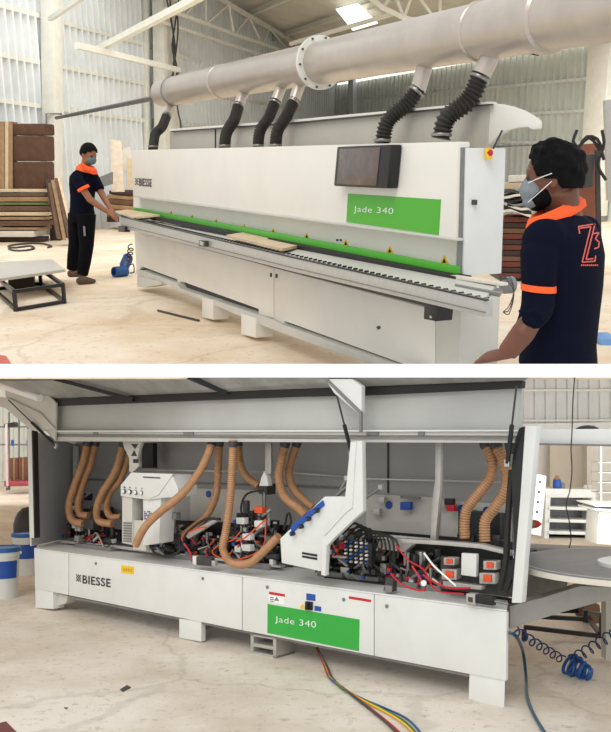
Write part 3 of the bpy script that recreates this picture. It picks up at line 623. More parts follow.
# ---------------- the man in front, seen from behind
near = thing('person', 'man in navy shirt with orange collar, standing in front with his back turned', 'person', P('A', 560, 371, 3.05))
Z_ = V((0, 0, 1))
fr_ = V((-.86, .5, 0)).normalized(); sx = V((.5, .86, 0)).normalized()
hc = P('A', 553.5, 173.5, 3.02); hf = V((-.93, .3, -.06)); HK = .89
skin = MB(); f, s, z = head(skin, hc, hf, (0.05, 0, 1), HK)
skin.tube([hc - z * .04 - f * .02, P('A', 562, 205, 3.04), P('A', 563, 228, 3.05)], [.058, .058, .07], 16)
sec = [(559, 214, .09, .07), (563, 222, .16, .09), (566, 234, .2, .105), (566, 255, .205, .12), (565, 285, .19, .12), (562, 315, .18, .12), (558, 345, .165, .125), (558, 363.5, .17, .13)]
skin.loft([(P('A', u, v, 3.05), sx * a * .82, fr_ * b * .82) for u, v, a, b in sec], 24)
arm = [P('A', 541, 240, 2.9), P('A', 539, 275, 2.86), P('A', 537, 312, 2.83), P('A', 523, 333, 2.82), P('A', 507, 353, 2.84)]
skin.tube(arm, [.038, .036, .034, .039, .033], 14)
hand(skin, arm[-1], V((-.5, .6, -.25)), V((-.3, -.1, .9)), 1.0, .35, side=-1)
snap('body', skin, 'skin_dark', near, .0055, 2)
sh = MB(); sh.loft([(P('A', u, v, 3.05), sx * a, fr_ * b) for u, v, a, b in sec], 32)
sh.ball(P('A', 545, 241, 2.92), (.075, .075, .07)); sh.ball(P('A', 584, 230, 3.24), (.055, .075, .05))
sh.loft([(P('A', u, v, D), V((1, 0, 0)) * a, V((0, 1, 0)) * a * 1.05) for u, v, D, a in ((543, 236, 2.92, .05), (540, 250, 2.9, .062), (538.5, 275, 2.87, .056), (538.5, 290, 2.86, .052), (538, 305, 2.85, .053), (534, 318, 2.84, .05), (528, 327, 2.83, .042))], 22)
sh.loft([(P('A', u, v, 3.25), V((1, 0, 0)) * a, V((0, 1, 0)) * a) for u, v, a in ((582, 238, .05), (582, 260, .054), (578, 300, .05), (574, 330, .046))], 18)
for (u, v, D) in ((530, 322, 2.78), (541, 316, 2.78), (527, 314, 2.78), (545, 308, 2.8)): sh.tube([P('A', u - 8, v - 3, D + .02), P('A', u, v, D), P('A', u + 9, v - 5, D + .02)], [.008, .012, .008], 8)
shirtmb = remesh(sh, .0065, 4); shirt = mk('shirt', shirtmb, 'navy_cloth', near, smooth=1.5)
bvh = BVHTree.FromPolygons([tuple(v) for v in shirtmb.v], shirtmb.f)
def onto(u, v, off, T=bvh):
    d = ray(u, v, 'A').normalized(); h = T.ray_cast(EYE['A'], d)
    return (h[0] - d * off) if h[0] else None
def ribbon(mb, pts, wd, off=.003):
    for (a, b) in zip(pts[:-1], pts[1:]):
        L = math.hypot(b[0] - a[0], b[1] - a[1]); nx, ny = -(b[1] - a[1]) / L * wd / 2, (b[0] - a[0]) / L * wd / 2; n = max(1, int(L / 2))
        row = []
        for i in range(n + 1):
            t = i / n; x = a[0] + (b[0] - a[0]) * t; y = a[1] + (b[1] - a[1]) * t
            p, q = onto(x + nx, y + ny, off), onto(x - nx, y - ny, off)
            if p and q: row += [p, q]
        k = len(row) // 2
        if k > 1: mb.add(row, [(2 * i, 2 * i + 1, 2 * i + 3, 2 * i + 2) for i in range(k - 1)])
def z8(*p): return [(440 + x / 3.573, 180 + y / 3.573) for x, y in p]
def z8b(*p): return [(440 + (x - 2) / 3.573, 180 + y / 3.573) for x, y in p]
lm = MB()
for pl_ in (((497, 166), (556, 157)), ((497, 166), (501, 192)), ((503, 172), (541, 167)), ((556, 157), (524, 284)), ((541, 167), (510, 294)), ((510, 294), (556, 290)), ((556, 290), (558, 270)), ((524, 284), (550, 281)),
            ((547, 192), (570, 188)), ((570, 188), (557, 210)), ((557, 210), (571, 222)), ((571, 222), (569, 240)), ((569, 240), (553, 246))):
    ribbon(lm, z8b(*pl_), 1.3)
for i in range(9): ribbon(lm, z8b((506 + i * 7, 305 - (i % 2)), (511 + i * 7, 304)), 1.6)
mk('shirt_print', lm, mat('print_orange', (222, 96, 84), .7), shirt, label='orange Z3 print')
# orange collar and sleeve band follow the shirt
cc = P('A', 555.5, 212, 3.02); ca = (P('A', 583, 199, 3.06) - P('A', 529, 223.5, 2.98)) / 2; cb_ = V((.25, .96, .12)) * .078; cn = ca.cross(cb_).normalized(); cn = cn if cn.z > 0 else -cn
def cring(h, k): return [cc + cn * h + ca * math.cos(t * math.pi / 16) * k + cb_ * math.sin(t * math.pi / 16) * k for t in range(32)]
mk('collar', MB().rings([cring(-.022, 1.1), cring(-.006, 1.12), cring(.012, .98), cring(.02, .84), cring(.012, .8), cring(-.01, .82)], False), 'orange_cloth', near, smooth=1.5, label='orange collar')
b0_, b1_ = P('A', 538.5, 284.5, 2.862), P('A', 538.5, 291, 2.858)
mk('sleeve_band', MB().loft([(b0_, V((.0555, 0, -.004)), V((0, .058, 0))), (b1_, V((.0555, 0, -.004)), V((0, .058, 0)))], 26), 'orange_cloth', near, label='orange sleeve band')
hr = hairmesh(hc + z * .002 - f * .004, f, s, z, .9)
for _ in range(60):
    g = rnd.uniform(0, 6.28); ph = rnd.uniform(0, .5) * math.pi
    if math.cos(g) > .5 and ph > 1: continue
    d = z * math.cos(ph) * .112 + (f * math.cos(g) * .112 + s * math.sin(g) * .088) * math.sin(ph)
    hr.ball(hc + d * .87, (rnd.uniform(.010, .018),) * 3, n=8, m=5)
hb = remesh(hr, .006, 1); mk('hair', hb, 'hair', near, smooth=.5)
bd = MB(); bd.ball(hc + f * .035 - z * .072, (.05, .058, .036), (f, s, z)); bd.ball(hc + f * .02 - z * .058, (.016, .062, .03), (f, s, z)); bd.ball(hc + f * .05 - z * .092, (.03, .036, .025), (f, s, z))
snap('beard', bd, 'hair', near, .006, 1)
mkm = MB(); mkm.ball(hc + f * .062 - z * .048, (.046, .056, .042), (f, s, z)); mkm.ball(hc + f * .056 - z * .08, (.042, .046, .03), (f, s, z))
snap('face_mask', mkm, 'mask_grey', near, .005, 2, label='grey face mask')
vs_ = -s if (-s).y < 0 else s
for a_, b_ in ((-.025, .0), (-.085, -.03)): mk('mask_strap', MB().tube(catmull([hc + f * .075 + vs_ * .055 + z * a_, hc + f * .04 + vs_ * .078 + z * (a_ + b_) / 2, hc - f * .0 + vs_ * .088 + z * b_ * .8], .01), .0013, 6), 'print_white', near)
for q in (-1, 1): mk('eye', MB().ball(hc + f * .074 + s * q * .03 - z * .010, .009), 'print_black', near)
# ---------------- worker feeding boards at the far end
DL = G('A', 85, 281).y
far = thing('person', 'worker in dark clothes and blue mask feeding a board into the machine', 'person', G('A', 80, 278))
hc = P('A', 88.5, 153, DL - .02); hf = V((.8, -.5, -.38))
skin = MB(); f, s, z = head(skin, hc, hf, (.3, -.1, 1), 1.08)
skin.tube([hc - z * .04, P('A', 86, 165, DL), P('A', 84, 173, DL)], [.06, .058, .07], 14)
s2 = V((.65, .76, 0)).normalized(); f2 = V((.76, -.65, 0)).normalized()
sec = [(84.5, 168.5, .09, .07), (84, 172, .15, .09), (83.5, 176, .195, .11), (83, 184, .19, .125), (82.5, 196, .165, .12), (82, 207, .16, .12), (81.5, 217, .175, .125)]
skin.loft([(P('A', u, v, DL), s2 * a * .88, f2 * b * .88) for u, v, a, b in sec], 20)
armR = [P('A', 76.5, 177, DL - .2), P('A', 81.5, 187, DL - .28), P('A', 90, 199.5, DL - .3), P('A', 101, 207.5, DL - .3), P('A', 108, 212, DL - .3)]
armL = [P('A', 93, 177, DL + .1), P('A', 98, 187, DL + .05), P('A', 103, 196, DL), P('A', 107, 203, DL - .1), P('A', 110, 208, DL - .15)]
for a_ in (armR, armL):
    skin.tube(a_, [.052, .046, .042, .036, .028], 12); hand(skin, a_[-1], (a_[-1] - a_[-2]).normalized() + V((0, 0, -.1)), V((-.3, -.2, 1)), 1.05, .4, side=1 if a_ is armR else -1)
legs = [[(77.5, 214, .1), (76.5, 230, .085), (75.5, 244, .068), (73.5, 258, .062), (72, 270, .05), (74, 272.5, .045)], [(86, 214, .1), (86.5, 230, .085), (86.5, 246, .07), (84.5, 262, .062), (82.5, 275, .05), (84, 279, .045)]]
for k, lg in enumerate(legs): skin.tube([P('A', u, v, DL + (.1 if k == 0 else -.08)) for u, v, r in lg], [r * .85 for u, v, r in lg], 14)
snap('body', skin, 'skin', far, .0085, 2)
sh = MB(); sh.loft([(P('A', u, v, DL), s2 * a, f2 * b) for u, v, a, b in sec], 26)
sh.tube([P('A', 76.5, 175.5, DL - .17), P('A', 78, 181, DL - .24), P('A', 83, 188, DL - .28)], [.075, .07, .066], 16); sh.tube([P('A', 92.5, 176, DL + .1), P('A', 97, 184, DL + .05), P('A', 100, 189.5, DL)], [.072, .066, .062], 16)
snap('shirt', sh, 'navy_cloth', far, .010, 3)
trz = MB()
for k, lg in enumerate(legs): trz.tube([P('A', u, v, DL + (.1 if k == 0 else -.08)) for u, v, r in lg[:-1]], [r * 1.12 + .012 for u, v, r in lg[:-1]], 18)
trz.loft([(P('A', 82, v, DL), s2 * a, f2 * b) for v, a, b in ((210, .165, .125), (216, .178, .13), (222, .16, .12))], 20)
snap('trousers', trz, 'black_cloth', far, .010, 3)
mk('thigh_stripe', MB().prism([P('A', u, v, DL - .2) for u, v in ((83, 226), (85, 226.5), (85.5, 236), (83.8, 236))], (0, .02, 0)), 'mid_grey', far)
for k, (u0, v0, u1, v1) in enumerate(((69, 271.5, 87, 275), (78.5, 279, 96, 282))):
    a = G('A', u0 + 1, v0 + 2.5, .04); b = G('A', u1 - 2, v1 - 1, .03); d = (b - a).normalized(); c_ = d.cross(Z_)
    a.z = .045; b.z = .03
    mb = MB().loft([(a - d * .03, c_ * .03, Z_ * .03), (a, c_ * .042, Z_ * .05), (a.lerp(b, .4) + Z_ * .005, c_ * .045, Z_ * .055), (a.lerp(b, .75), c_ * .05, Z_ * .04), (b + d * .01, c_ * .03, Z_ * .022)], 16)
    mk('shoe', mb, mat('shoe_brown', (92, 74, 60), .8, var=.15, scale=30), far)
cc = P('A', 87, 168.5, DL - .03); ca = V((.11, -.03, -.03)); cb_ = V((.03, .1, 0)); cn = V((.15, 0, 1)).normalized()
mk('collar', MB().rings([cring(-.035, 1.15), cring(-.01, 1.12), cring(.03, .85), cring(.04, .72), cring(.02, .7)], False), 'orange_cloth', far, smooth=1.5, label='orange collar')
mk('collar_front', MB().prism([P('A', u, v, DL - .17) for u, v in ((80, 162), (85, 166), (94, 170), (93, 175), (90, 173), (82, 169))], (.02, .03, 0)), 'orange_cloth', far, bevel=.01, label='orange collar')
mk('sleeve_band', MB().loft([(P('A', 82.6, 187, DL - .278), V((.07, 0, .035)), V((0, .07, 0))), (P('A', 84.2, 189.5, DL - .285), V((.07, 0, .035)), V((0, .07, 0)))], 18), 'orange_cloth', far, label='orange sleeve band')
mk('hair', remesh(hairmesh(hc + z * .004, f, s, z, 1.08), .01, 1), 'hair', far, smooth=.6)
mkm = MB(); mkm.ball(hc + f * .078 - z * .06, (.052, .066, .055), (f, s, z)); snap('face_mask', mkm, 'mask_blue', far, .008, 2, label='blue grey face mask')
for q in (-1, 1): mk('eye', MB().ball(hc + f * .092 + s * q * .036 - z * .012, .011), 'print_black', far)
# ================================================================== LOWER HALL
setplace('B')
mk('floor', MB().prism([V((-14, 3.6, 0)), V((12, 3.6, 0)), V((26, 33, 0)), V((-30, 33, 0))], (0, 0, -.06)), 'floor_lower', kind='structure')
c0 = G('B', 38, 609); c1 = G('B', 504, 708)
K = Plane('B', c0, c1)
# walls behind
mat('wall_pale', (222, 226, 228), .6, var=.05, scale=1.0)
def wallB(name, u0, u1, D, vtop, m, pitch=.3, zz0=0):
    a = P('B', u0, 435, D); b = P('B', u1, 435, D); zt = P('B', (u0 + u1) / 2, vtop, D).z
    return mk(name, corrugated(up(a), up(b), zz0, lambda t: zt, pitch, .05, V((0, -1, 0))), m, kind='structure', smooth=.3)
wb = wallB('wall_back', 440, 700, 17.0, 372, 'wall_pale', .2)
wb2 = wallB('wall_left_rear', -60, 120, 30.0, 372, 'sheet_grey', .35)
wb2.name = 'wall_left'
for v, h in ((390.5, .05), (420.5, .1)): mk('girt', MB().prism([P('B', u, v_, 16.9) for u, v_ in ((500, v - 1), (690, v - 1.6), (690, v + .6), (500, v + 1))], (0, -.03, 0)), 'panel_white', wb)
mk('light_band', MB().prism([P('B', u, v_, 16.85) for u, v_ in ((505, 424), (690, 421), (690, 432), (505, 432))], (0, .03, 0)), 'sheet_white', wb)
# lower wall right: bright plaster
mk('trim_7', MB().prism([P('B', u, v_, 16.4) for u, v_ in ((520, 437), (690, 437), (690, 530), (520, 530))], (0, .1, 0)), mat('plaster', (236, 234, 228), .7, var=.03, scale=2), kind='structure')
mk('trim_8', MB().prism([P('B', u, v_, 15.6) for u, v_ in ((587, 445), (592, 445), (592, 520), (587, 520))], (0, .3, 0)), 'panel_shade', kind='structure')
mk('trim_9', MB().prism([P('B', u, v_, 16.1) for u, v_ in ((550, 440), (587, 440), (587, 492), (550, 492))], (0, .1, 0)), mat('plaster_beige', (206, 198, 184), .7, var=.03, scale=2), kind='structure')
# ---------------- opened machine
mB = thing('edgebander', 'white edgebanding machine with its lid raised and working units exposed', 'machine', c0)
def pb(name, px, w, dep, m, bevel=.004, parent=mB, **k): return mk(name, slabpx(K, px, w, dep), m, parent, bevel=bevel, **k)
W = 'panel_white'
zf = lambda u, w: K.pos(u, w, 0)
# cabinet doors
TOP = lambda u: 549.5 + (u - 34) * (612 - 549.5) / (507 - 34) - 3 * math.sin(math.pi * (u - 34) / 473) * 0
def bot(u): return 588.5 + (u - 35) * (681 - 588.5) / (506 - 35) + 1.2 * math.sin(math.pi * (u - 35) / 471)
def door(u0, u1, m=W, name='cabinet_door', w=.0, **k): return pb(name, ((u0, TOP(u0)), (u1, TOP(u1)), (u1 - (.7 if u1 > 500 else 0), bot(u1)), (u0 + (.8 if u0 < 40 else 0), bot(u0))), w, .03, m, .006, **k)
door(34, 68.2, name='end_panel'); doors = [door(68.9, 241.7), door(242.6, 373.6), door(374.5, 506.6)]
def skew(px, w, dep, ul, ur):     # block whose rear face ends at ul and ur
    a = [K.at(u, v, w) for u, v in px]; us = [ul if u < (px[0][0] + px[1][0]) / 2 else ur for u, v in px]
    return MB().hull8(a, [K.pos(us[i], w - dep, a[i].z) for i in range(4)])
mk('cabinet_core', skew(((36, 551), (505, 611), (505, 679), (37, 587)), -.03, .7, 60, 499), 'panel_shade', mB)
mk('cabinet_plinth', skew(((69, 596), (503, 680), (503, 683.5), (69, 598)), -.02, .6, 90, 498), 'mid_grey', mB)
for di, (u, v) in zip((0, 0, 1, 1, 2), ((96, 563.5), (203, 578.5), (267.5, 587), (344, 599.5), (387, 606))):
    p = K.at(u, v, .0); mk('door_lock', MB().lathe(p, [(.012, 0), (.012, .006), (.007, .008)], 14, K.n), 'mid_grey', doors[di])
# deck
zt = K.at(300, TOP(300), 0).z
Lc, Rc = K.at(34, TOP(34), 0), K.at(507, TOP(507), 0)
mk('deck', MB().prism([Lc, Rc, K.pos(509, -.78, Rc.z), K.pos(66, -.78, Lc.z)], (0, 0, .012)), 'panel_white', mB, bevel=.004)
def dk(u, w, z=0): p = K.pos(u, w, 0); return V((p.x, p.y, zt + .012 + z))
def deckz(p):
    t = (p - Lc).dot(Rc - Lc) / (Rc - Lc).length_squared; return Lc.z + (Rc.z - Lc.z) * t
def dk(u, w, z=0):
    p = K.pos(u, w, 0)
    p = V((p.x, p.y, deckz(V((p.x, p.y, 0))) + .012 + z)); return p
# feet
def foot(px, w, dep, m='panel_white'): return pb('foot', px, w, dep, m, .006)
foot(((35, 588), (53, 592), (53, 609.3), (35.3, 608)), -.01, .12); pb('foot_bracket', ((53, 592), (68, 596), (66, 603), (53, 608)), -.06, .1, 'panel_shade', .004)
foot(((179, 618.5), (201, 621), (201, 642), (179, 638)), -.01, .05); pb('foot_beam', ((183, 619), (201, 622), (201, 630), (183, 626)), -.06, .3, 'mid_grey', 0)
mk('foot', skew(((469.5, 672), (505, 680), (504.3, 708.5), (468.5, 699.5)), -.01, .2, 472, 502), 'panel_white', mB, bevel=.004)
f3 = pb('open_foot', ((250.5, 632), (276, 636), (276, 640), (250.5, 636)), -.02, .2, 'aluminium', .002, label='open grey steel foot')
for px in (((250.5, 634), (253.5, 634), (253.5, 655), (250.5, 654)), ((273, 638), (276, 638), (276, 660), (273, 659)), ((250.5, 651), (276, 656), (276, 660), (250.5, 655)), ((253, 643), (273, 646.5), (273, 650), (253, 646.5))):
    mk('foot_plate', slabpx(K, px, -.02, .2), 'aluminium', f3, bevel=.002)
mk('foot_bolt', MB().bar(K.at(254, 653, -.1), K.at(272, 656.5, -.1), .012, 8), 'steel', f3)
# interior: back wall, sides, ceiling
pb('back_wall', ((60, 437), (528, 437), (528, 556), (60, 545)), -.78, .03, mat('interior_grey', (172, 172, 169), .5, var=.03, scale=3), 0)
mk('top_cover', MB().prism([K.at(52, 437, 0), K.at(524, 441, 0), K.at(524, 441, -.8), K.at(52, 437, -.8)], (0, 0, .03)), 'interior_grey', mB)
mk('side_panel', MB().prism([K.at(31.5, 430, 0), K.at(31.5, 546, 0), K.at(74, 537, -.77), K.at(74, 444, -.77)], K.d * -.02), mat('side_grey', (205, 206, 206), .5, var=.03, scale=2), mB)
pb('front_post', ((27, 429), (31.5, 429), (34, 538), (29.5, 538)), .02, .05, W, .004)
pb('post_seal', ((31.5, 430), (33, 430), (35.3, 538), (34, 538)), .022, .05, 'black_rubber', 0)
pb('inner_post', ((73, 446), (76, 446), (76, 490), (73, 490)), -.7, .03, 'panel_white', 0)
pb('rear_panel', ((190, 488), (262, 490), (262, 534), (190, 532)), -.74, .03, 'panel_shade', .003)
pb('rear_panel', ((366, 494), (432, 497), (432, 535), (366, 532)), -.74, .03, 'panel_shade', .003)
pb('rear_panel', ((441, 500), (510, 504), (510, 548), (441, 542)), -.74, .03, 'panel_shade', .003)
pb('rear_rail', ((76, 468), (130, 469), (280, 471.5), (346, 476), (346, 477.5), (280, 473), (130, 470.5), (76, 469.5)), -.7, .02, 'aluminium', 0)
pb('rear_rail', ((364, 478), (520, 482), (520, 483.3), (364, 479.5)), -.7, .02, 'aluminium', 0)
pb('panel_joint', ((387, 443), (388, 443), (388, 493), (387, 493)), -.765, .01, 'dark_grey', 0)
pb('panel_joint', ((76, 478), (345, 487), (345, 489), (76, 480)), -.76, .02, 'mid_grey', 0)
# header rail, band panel, seal and lid
pb('header_rail', ((55, 432), (523, 431.5), (523, 443), (55, 441.3)), .0, .06, mat('rail_grey', (196, 195, 188), .4, var=.03, scale=4), .004)
pb('rail_edge', ((54, 430.5), (523, 429.6), (523, 431.3), (54, 432)), .02, .06, 'panel_white', 0)
for u0, u1 in ((183, 193), (366, 378), (93, 97), (418, 424)): pb('hinge_plate', ((u0, 431.5), (u1, 431.5), (u1, 435), (u0, 435)), .01, .02, 'mid_grey', .001)
pb('hood_band', ((52, 404), (361, 394), (522, 386), (521, 430.5), (54, 431)), -.05, .03, mat('hood_band_grey', (190, 191, 186), .45, var=.03, scale=3), .003)
pb('lid_seal', ((47, 399), (300, 388.5), (361, 387), (522, 381), (521, 388), (361, 395.5), (300, 396.5), (52, 406)), .0, .05, 'black_rubber', .002)
lidp = [K.at(44, 399.5, -.02), K.at(524, 381.5, -.02)]
q0, q1 = K.at(-30, 371.5, .42), K.at(540, 369, .14)
mk('lid_panel', MB().prism([lidp[0], lidp[1], q1, q0], (0, 0, .012)), mat('lid_polycarbonate', (176, 176, 172), .35, var=.12, scale=6), mB, label='hazy raised lid panel')
for a, b in ((((133.5, 399.5), 0.02), ((52, 378), .33)), (((226, 393), .02), ((188, 377), .25))):
    mk('lid_bar', MB().beam(K.at(*a[0], a[1]), K.at(*b[0], b[1]), .03, .03), 'black_metal', mB)
mk('lid_front_bar', MB().beam(K.at(-20, 379.5, .36), K.at(60, 379, .30), .02, .02), 'black_metal', mB)
pb('hood_end_plate', ((5, 381), (40, 389), (50, 397), (56, 403), (55, 441), (40, 425), (5, 396)), .03, .02, 'panel_shade', .003)
pb('hood_end_arm', ((-10, 396), (8, 398), (40, 413), (54, 428), (40, 432), (31, 430), (5, 408), (-10, 404)), .05, .02, 'panel_shade', .003)
mk('lamp_tube', MB().tube([K.at(-4, 383.5, .12), K.at(40, 398, .06)], .035, 12), mat('tube_white', (250, 250, 246), .3, var=0.0), mB, label='white round tube')
def strut(a, wa, b, wb_, name='gas_strut'):
    A, B = K.at(*a, wa), K.at(*b, wb_); m_ = A.lerp(B, .5)
    o = mk(name, MB().tube([m_, B], .013, 12), 'black_metal', mB); mk('strut_rod', MB().tube([A, m_], .006, 8), 'dark_grey', o)
    mk('strut_end', MB().box(B, (.03, .02, .04), (K.d, K.n, Z_)), 'aluminium', o)
strut((8.5, 400), .12, (56, 446), .03); strut((337, 396), .2, (351.5, 453), .05); strut((516.5, 386), .15, (507.5, 463), .04)
# centre bracket of the hood
pb('hood_bracket', ((325, 379), (352, 379), (361.5, 386), (361.5, 412), (359, 414.5), (334, 393)), .16, .04, 'panel_white', .004)
pb('bracket_edge', ((324, 379), (328, 379), (361, 411), (361, 432), (359, 432), (359, 414)), .165, .02, 'mid_grey', .0)
# centre divider and inclined control panel
pb('divider', ((355.5, 441), (362, 441), (363, 511), (352, 521), (334, 538), (326.5, 546), (325, 576), (321, 575), (322, 541), (324, 535), (345, 511), (351.5, 508)), .16, .04, W, .004)
pb('divider_face', ((350.5, 442), (356, 441), (352, 508), (346, 512), (324, 536), (325, 534), (344, 508)), .17, .05, 'panel_white', .002)
cp = pb('control_panel', ((324.5, 496.5), (346, 496.5), (349, 509), (324.5, 535.5), (321, 571.5), (281.5, 563), (280, 538.5)), .12, .05, 'panel_white', .006, label='inclined white control panel')
mk('blue_scale', slabpx(K, ((290, 527), (322, 500.5), (323.5, 505), (291.5, 532.5)), .135, .02), 'label_blue', cp, bevel=.002)
for u, v in ((294, 533.5), (302.6, 526.3), (310, 518.8), (318.3, 510.5)):
    p = K.at(u, v, .14); mk('dial_knob', MB().lathe(p, [(.014, 0), (.016, .01), (.016, .03), (.011, .035)], 14, K.n), 'black_metal', cp)
    mk('dial_cap', MB().lathe(p + K.n * .035, [(.008, 0), (.006, .006)], 12, K.n), 'label_blue', cp)
for k in range(2): mk('vent_slot', slabpx(K, ((302, 552 + k * 3.4), (317, 554.5 + k * 3.4), (317, 556.7 + k * 3.4), (302, 554 + k * 3.4)), .124, .01), 'black_metal', cp)
mk('latch_rod', MB().tube([K.at(337, 495, -.1), K.at(352, 483, -.12)], .014, 10), 'steel', cp)
for (u0, v0, u1, v1) in ((337, 496, 347, 478), (364, 499, 381, 487)): mk('lever', MB().tube([K.at(u0, v0, -.1), K.at(u1, v1, -.12)], .011, 8), 'steel', mB); mk('lever_clamp', MB().box(K.at(u1, v1, -.12), (.03, .025, .03), (K.d, K.n, Z_)), 'aluminium', mB)
# left glue unit with gauges
gu = pb('glue_unit', ((120.5, 485), (131, 473.5), (172, 475), (178, 488), (178, 497), (162, 498), (149, 500), (120.5, 496)), .02, .2, 'panel_white', .005, label='white glue unit with gauges')
mk('unit_roof', slabpx(K, ((131, 472.5), (173, 474), (158, 495), (149, 499), (121, 485)), .03, .02), 'panel_white', gu, bevel=.002)
mk('unit_body', slabpx(K, ((143, 497), (161, 497), (159, 543), (143, 546)), .0, .15), 'panel_white', gu, bevel=.004)
mk('unit_foot', slabpx(K, ((122, 494), (132, 495), (132, 545), (122, 543)), .0, .1), 'panel_shade', gu, bevel=.004)
mk('unit_front_plate', slabpx(K, ((133, 520), (146, 521), (146, 551), (133, 549)), -.02, .04), 'panel_shade', gu, bevel=.004)
mk('unit_slot', slabpx(K, ((143, 476.5), (160, 477.5), (160, 478.6), (143, 477.6)), .034, .01), 'black_metal', gu)
for k in range(4):
    p = K.at(124.3 + k * 5.9, 491.3 + k * .5, .025); g_ = mk('gauge', MB().lathe(p, [(.019, 0), (.019, .01), (.017, .012)], 16, K.n), 'dark_grey', gu)
    mk('gauge_dial', MB().lathe(p + K.n * .0125, [(.015, 0), (.014, .001)], 16, K.n), 'print_white', g_)
    mk('gauge_cap', MB().lathe(K.at(125 + k * 6, 487 + k * .5, .02), [(.008, 0), (.006, .012)], 10, K.n), 'black_metal', gu)
mb = MB()
for i in range(5):
    for j in range(5):
        if (i * j + i) % 3 != 1: slabpx(K, ((144 + i * 1.6, 511 + j * 1.8), (145.2 + i * 1.6, 511 + j * 1.8), (145.2 + i * 1.6, 512.3 + j * 1.8), (144 + i * 1.6, 512.3 + j * 1.8)), .004, .002, mb)
mk('printed_label', mb, mat('label_violet', (120, 110, 150), .6), gu)
for k in range(8): mk('cooling_fin', slabpx(K, ((123, 522 + k * 2.6), (131, 522.5 + k * 2.6), (131, 524 + k * 2.6), (123, 523.5 + k * 2.6)), .008, .02), 'mid_grey', gu)
# column brackets hanging from rail
pb('lattice_bracket', ((122.5, 441), (142, 441), (140, 447), (137, 458), (139, 466), (133, 472), (129, 472), (129, 458), (124, 448)), -.15, .03, 'panel_shade', .003)
for px in (((131, 444), (138, 444), (135, 449)), ((131, 456), (137, 456), (134, 450)), ((133, 459), (138, 459), (138, 463), (133, 463))): pb('bracket_hole', px, -.148, .004, 'black_metal', 0)
pb('hanging_bar', ((265, 443), (271, 443), (271, 474), (265, 474)), -.3, .02, 'aluminium', .002)
pb('pneumatic_head', ((261, 478), (264, 471), (267, 478), (268, 486), (259, 486)), -.28, .05, 'panel_white', .004)
pb('upright_bar', ((435, 442), (441, 442), (440, 490), (435, 542), (430, 542), (432, 500), (435, 480)), -.2, .04, 'aluminium', .003)
pb('dark_bay', ((142, 443), (153, 443), (153, 468), (142, 468)), -.6, .05, 'black_metal', 0)
# right frame posts
pb('black_post', ((519, 428), (525.5, 426), (519, 556), (517, 596), (511, 596), (514, 553), (511, 470), (515, 440)), .03, .1, 'black_metal', .004)
pb('white_post', ((525, 426), (536.5, 426), (530, 500), (524.5, 561), (521.5, 603), (511.5, 603), (515, 560), (520, 500)), .06, .06, 'panel_white', .005)
pb('frame_cap', ((516, 443), (516, 454), (506, 454), (504, 443)), -.02, .06, 'black_metal', .003)
# tan extraction hoses
TH = [(((88, 440), (83, 462), (75, 484), (69, 505), (72, 520), (84, 524)), -.35, 4.0), (((96, 440), (91, 462), (84, 480), (78.5, 501), (80, 514), (90, 516)), -.42, 4.0),
      (((124, 441), (116, 470), (103, 492), (97, 508), (99, 521), (113, 524)), -.35, 4.0), (((131, 448), (121, 478), (110, 492), (106.5, 507), (111, 517), (122, 517)), -.42, 3.8),
      (((213, 440), (207, 457), (198, 474), (182, 494), (160, 512), (145, 527), (135, 546)), -.1, 4.2), (((219.5, 440), (218, 470), (216, 495), (206, 516), (190, 530), (178, 538)), -.3, 4.0),
      (((233, 440), (232, 470), (230, 500), (226, 530), (223, 549), (232, 563), (249, 563), (262, 553), (279, 536)), .02, 4.2), (((238, 440), (240, 462), (246, 476), (259, 486)), -.4, 4.0),
      (((286, 440), (281, 462), (279, 478), (284, 496), (300, 510), (306, 516)), -.3, 4.6), (((298, 440), (292, 458), (289, 474), (294, 490), (306, 502), (314, 508)), -.4, 4.2),
      (((484, 440), (492, 460), (490, 478), (478, 494), (467, 509), (464.5, 523), (465, 539)), -.3, 5.6), (((494, 441), (506, 468), (506, 488), (496, 506), (486, 519), (484.5, 530), (485, 542)), -.3, 5.8)]
for k, (px, w, r) in enumerate(TH):
    D = K.at(*px[0], w).y; rr = r * D / F
    if k == 4: pts = [K.at(u, v, w + .26 * min(1, i / 3.5)) for i, (u, v) in enumerate(px)]
    else: pts = [K.at(u, v, w) for u, v in px]
    h = mk('extraction_hose', MB().hose(pts, rr, n=14, depth=.13, pitch=rr * .5), 'hose_tan', mB)
    d_ = (pts[1] - pts[0]).normalized(); mk('hose_clamp', MB().lathe(pts[0] + d_ * .01, [(rr * 1.04, 0), (rr * 1.1, .01), (rr * 1.1, .03), (rr * 1.04, .04)], 16, d_), 'dark_grey', h)
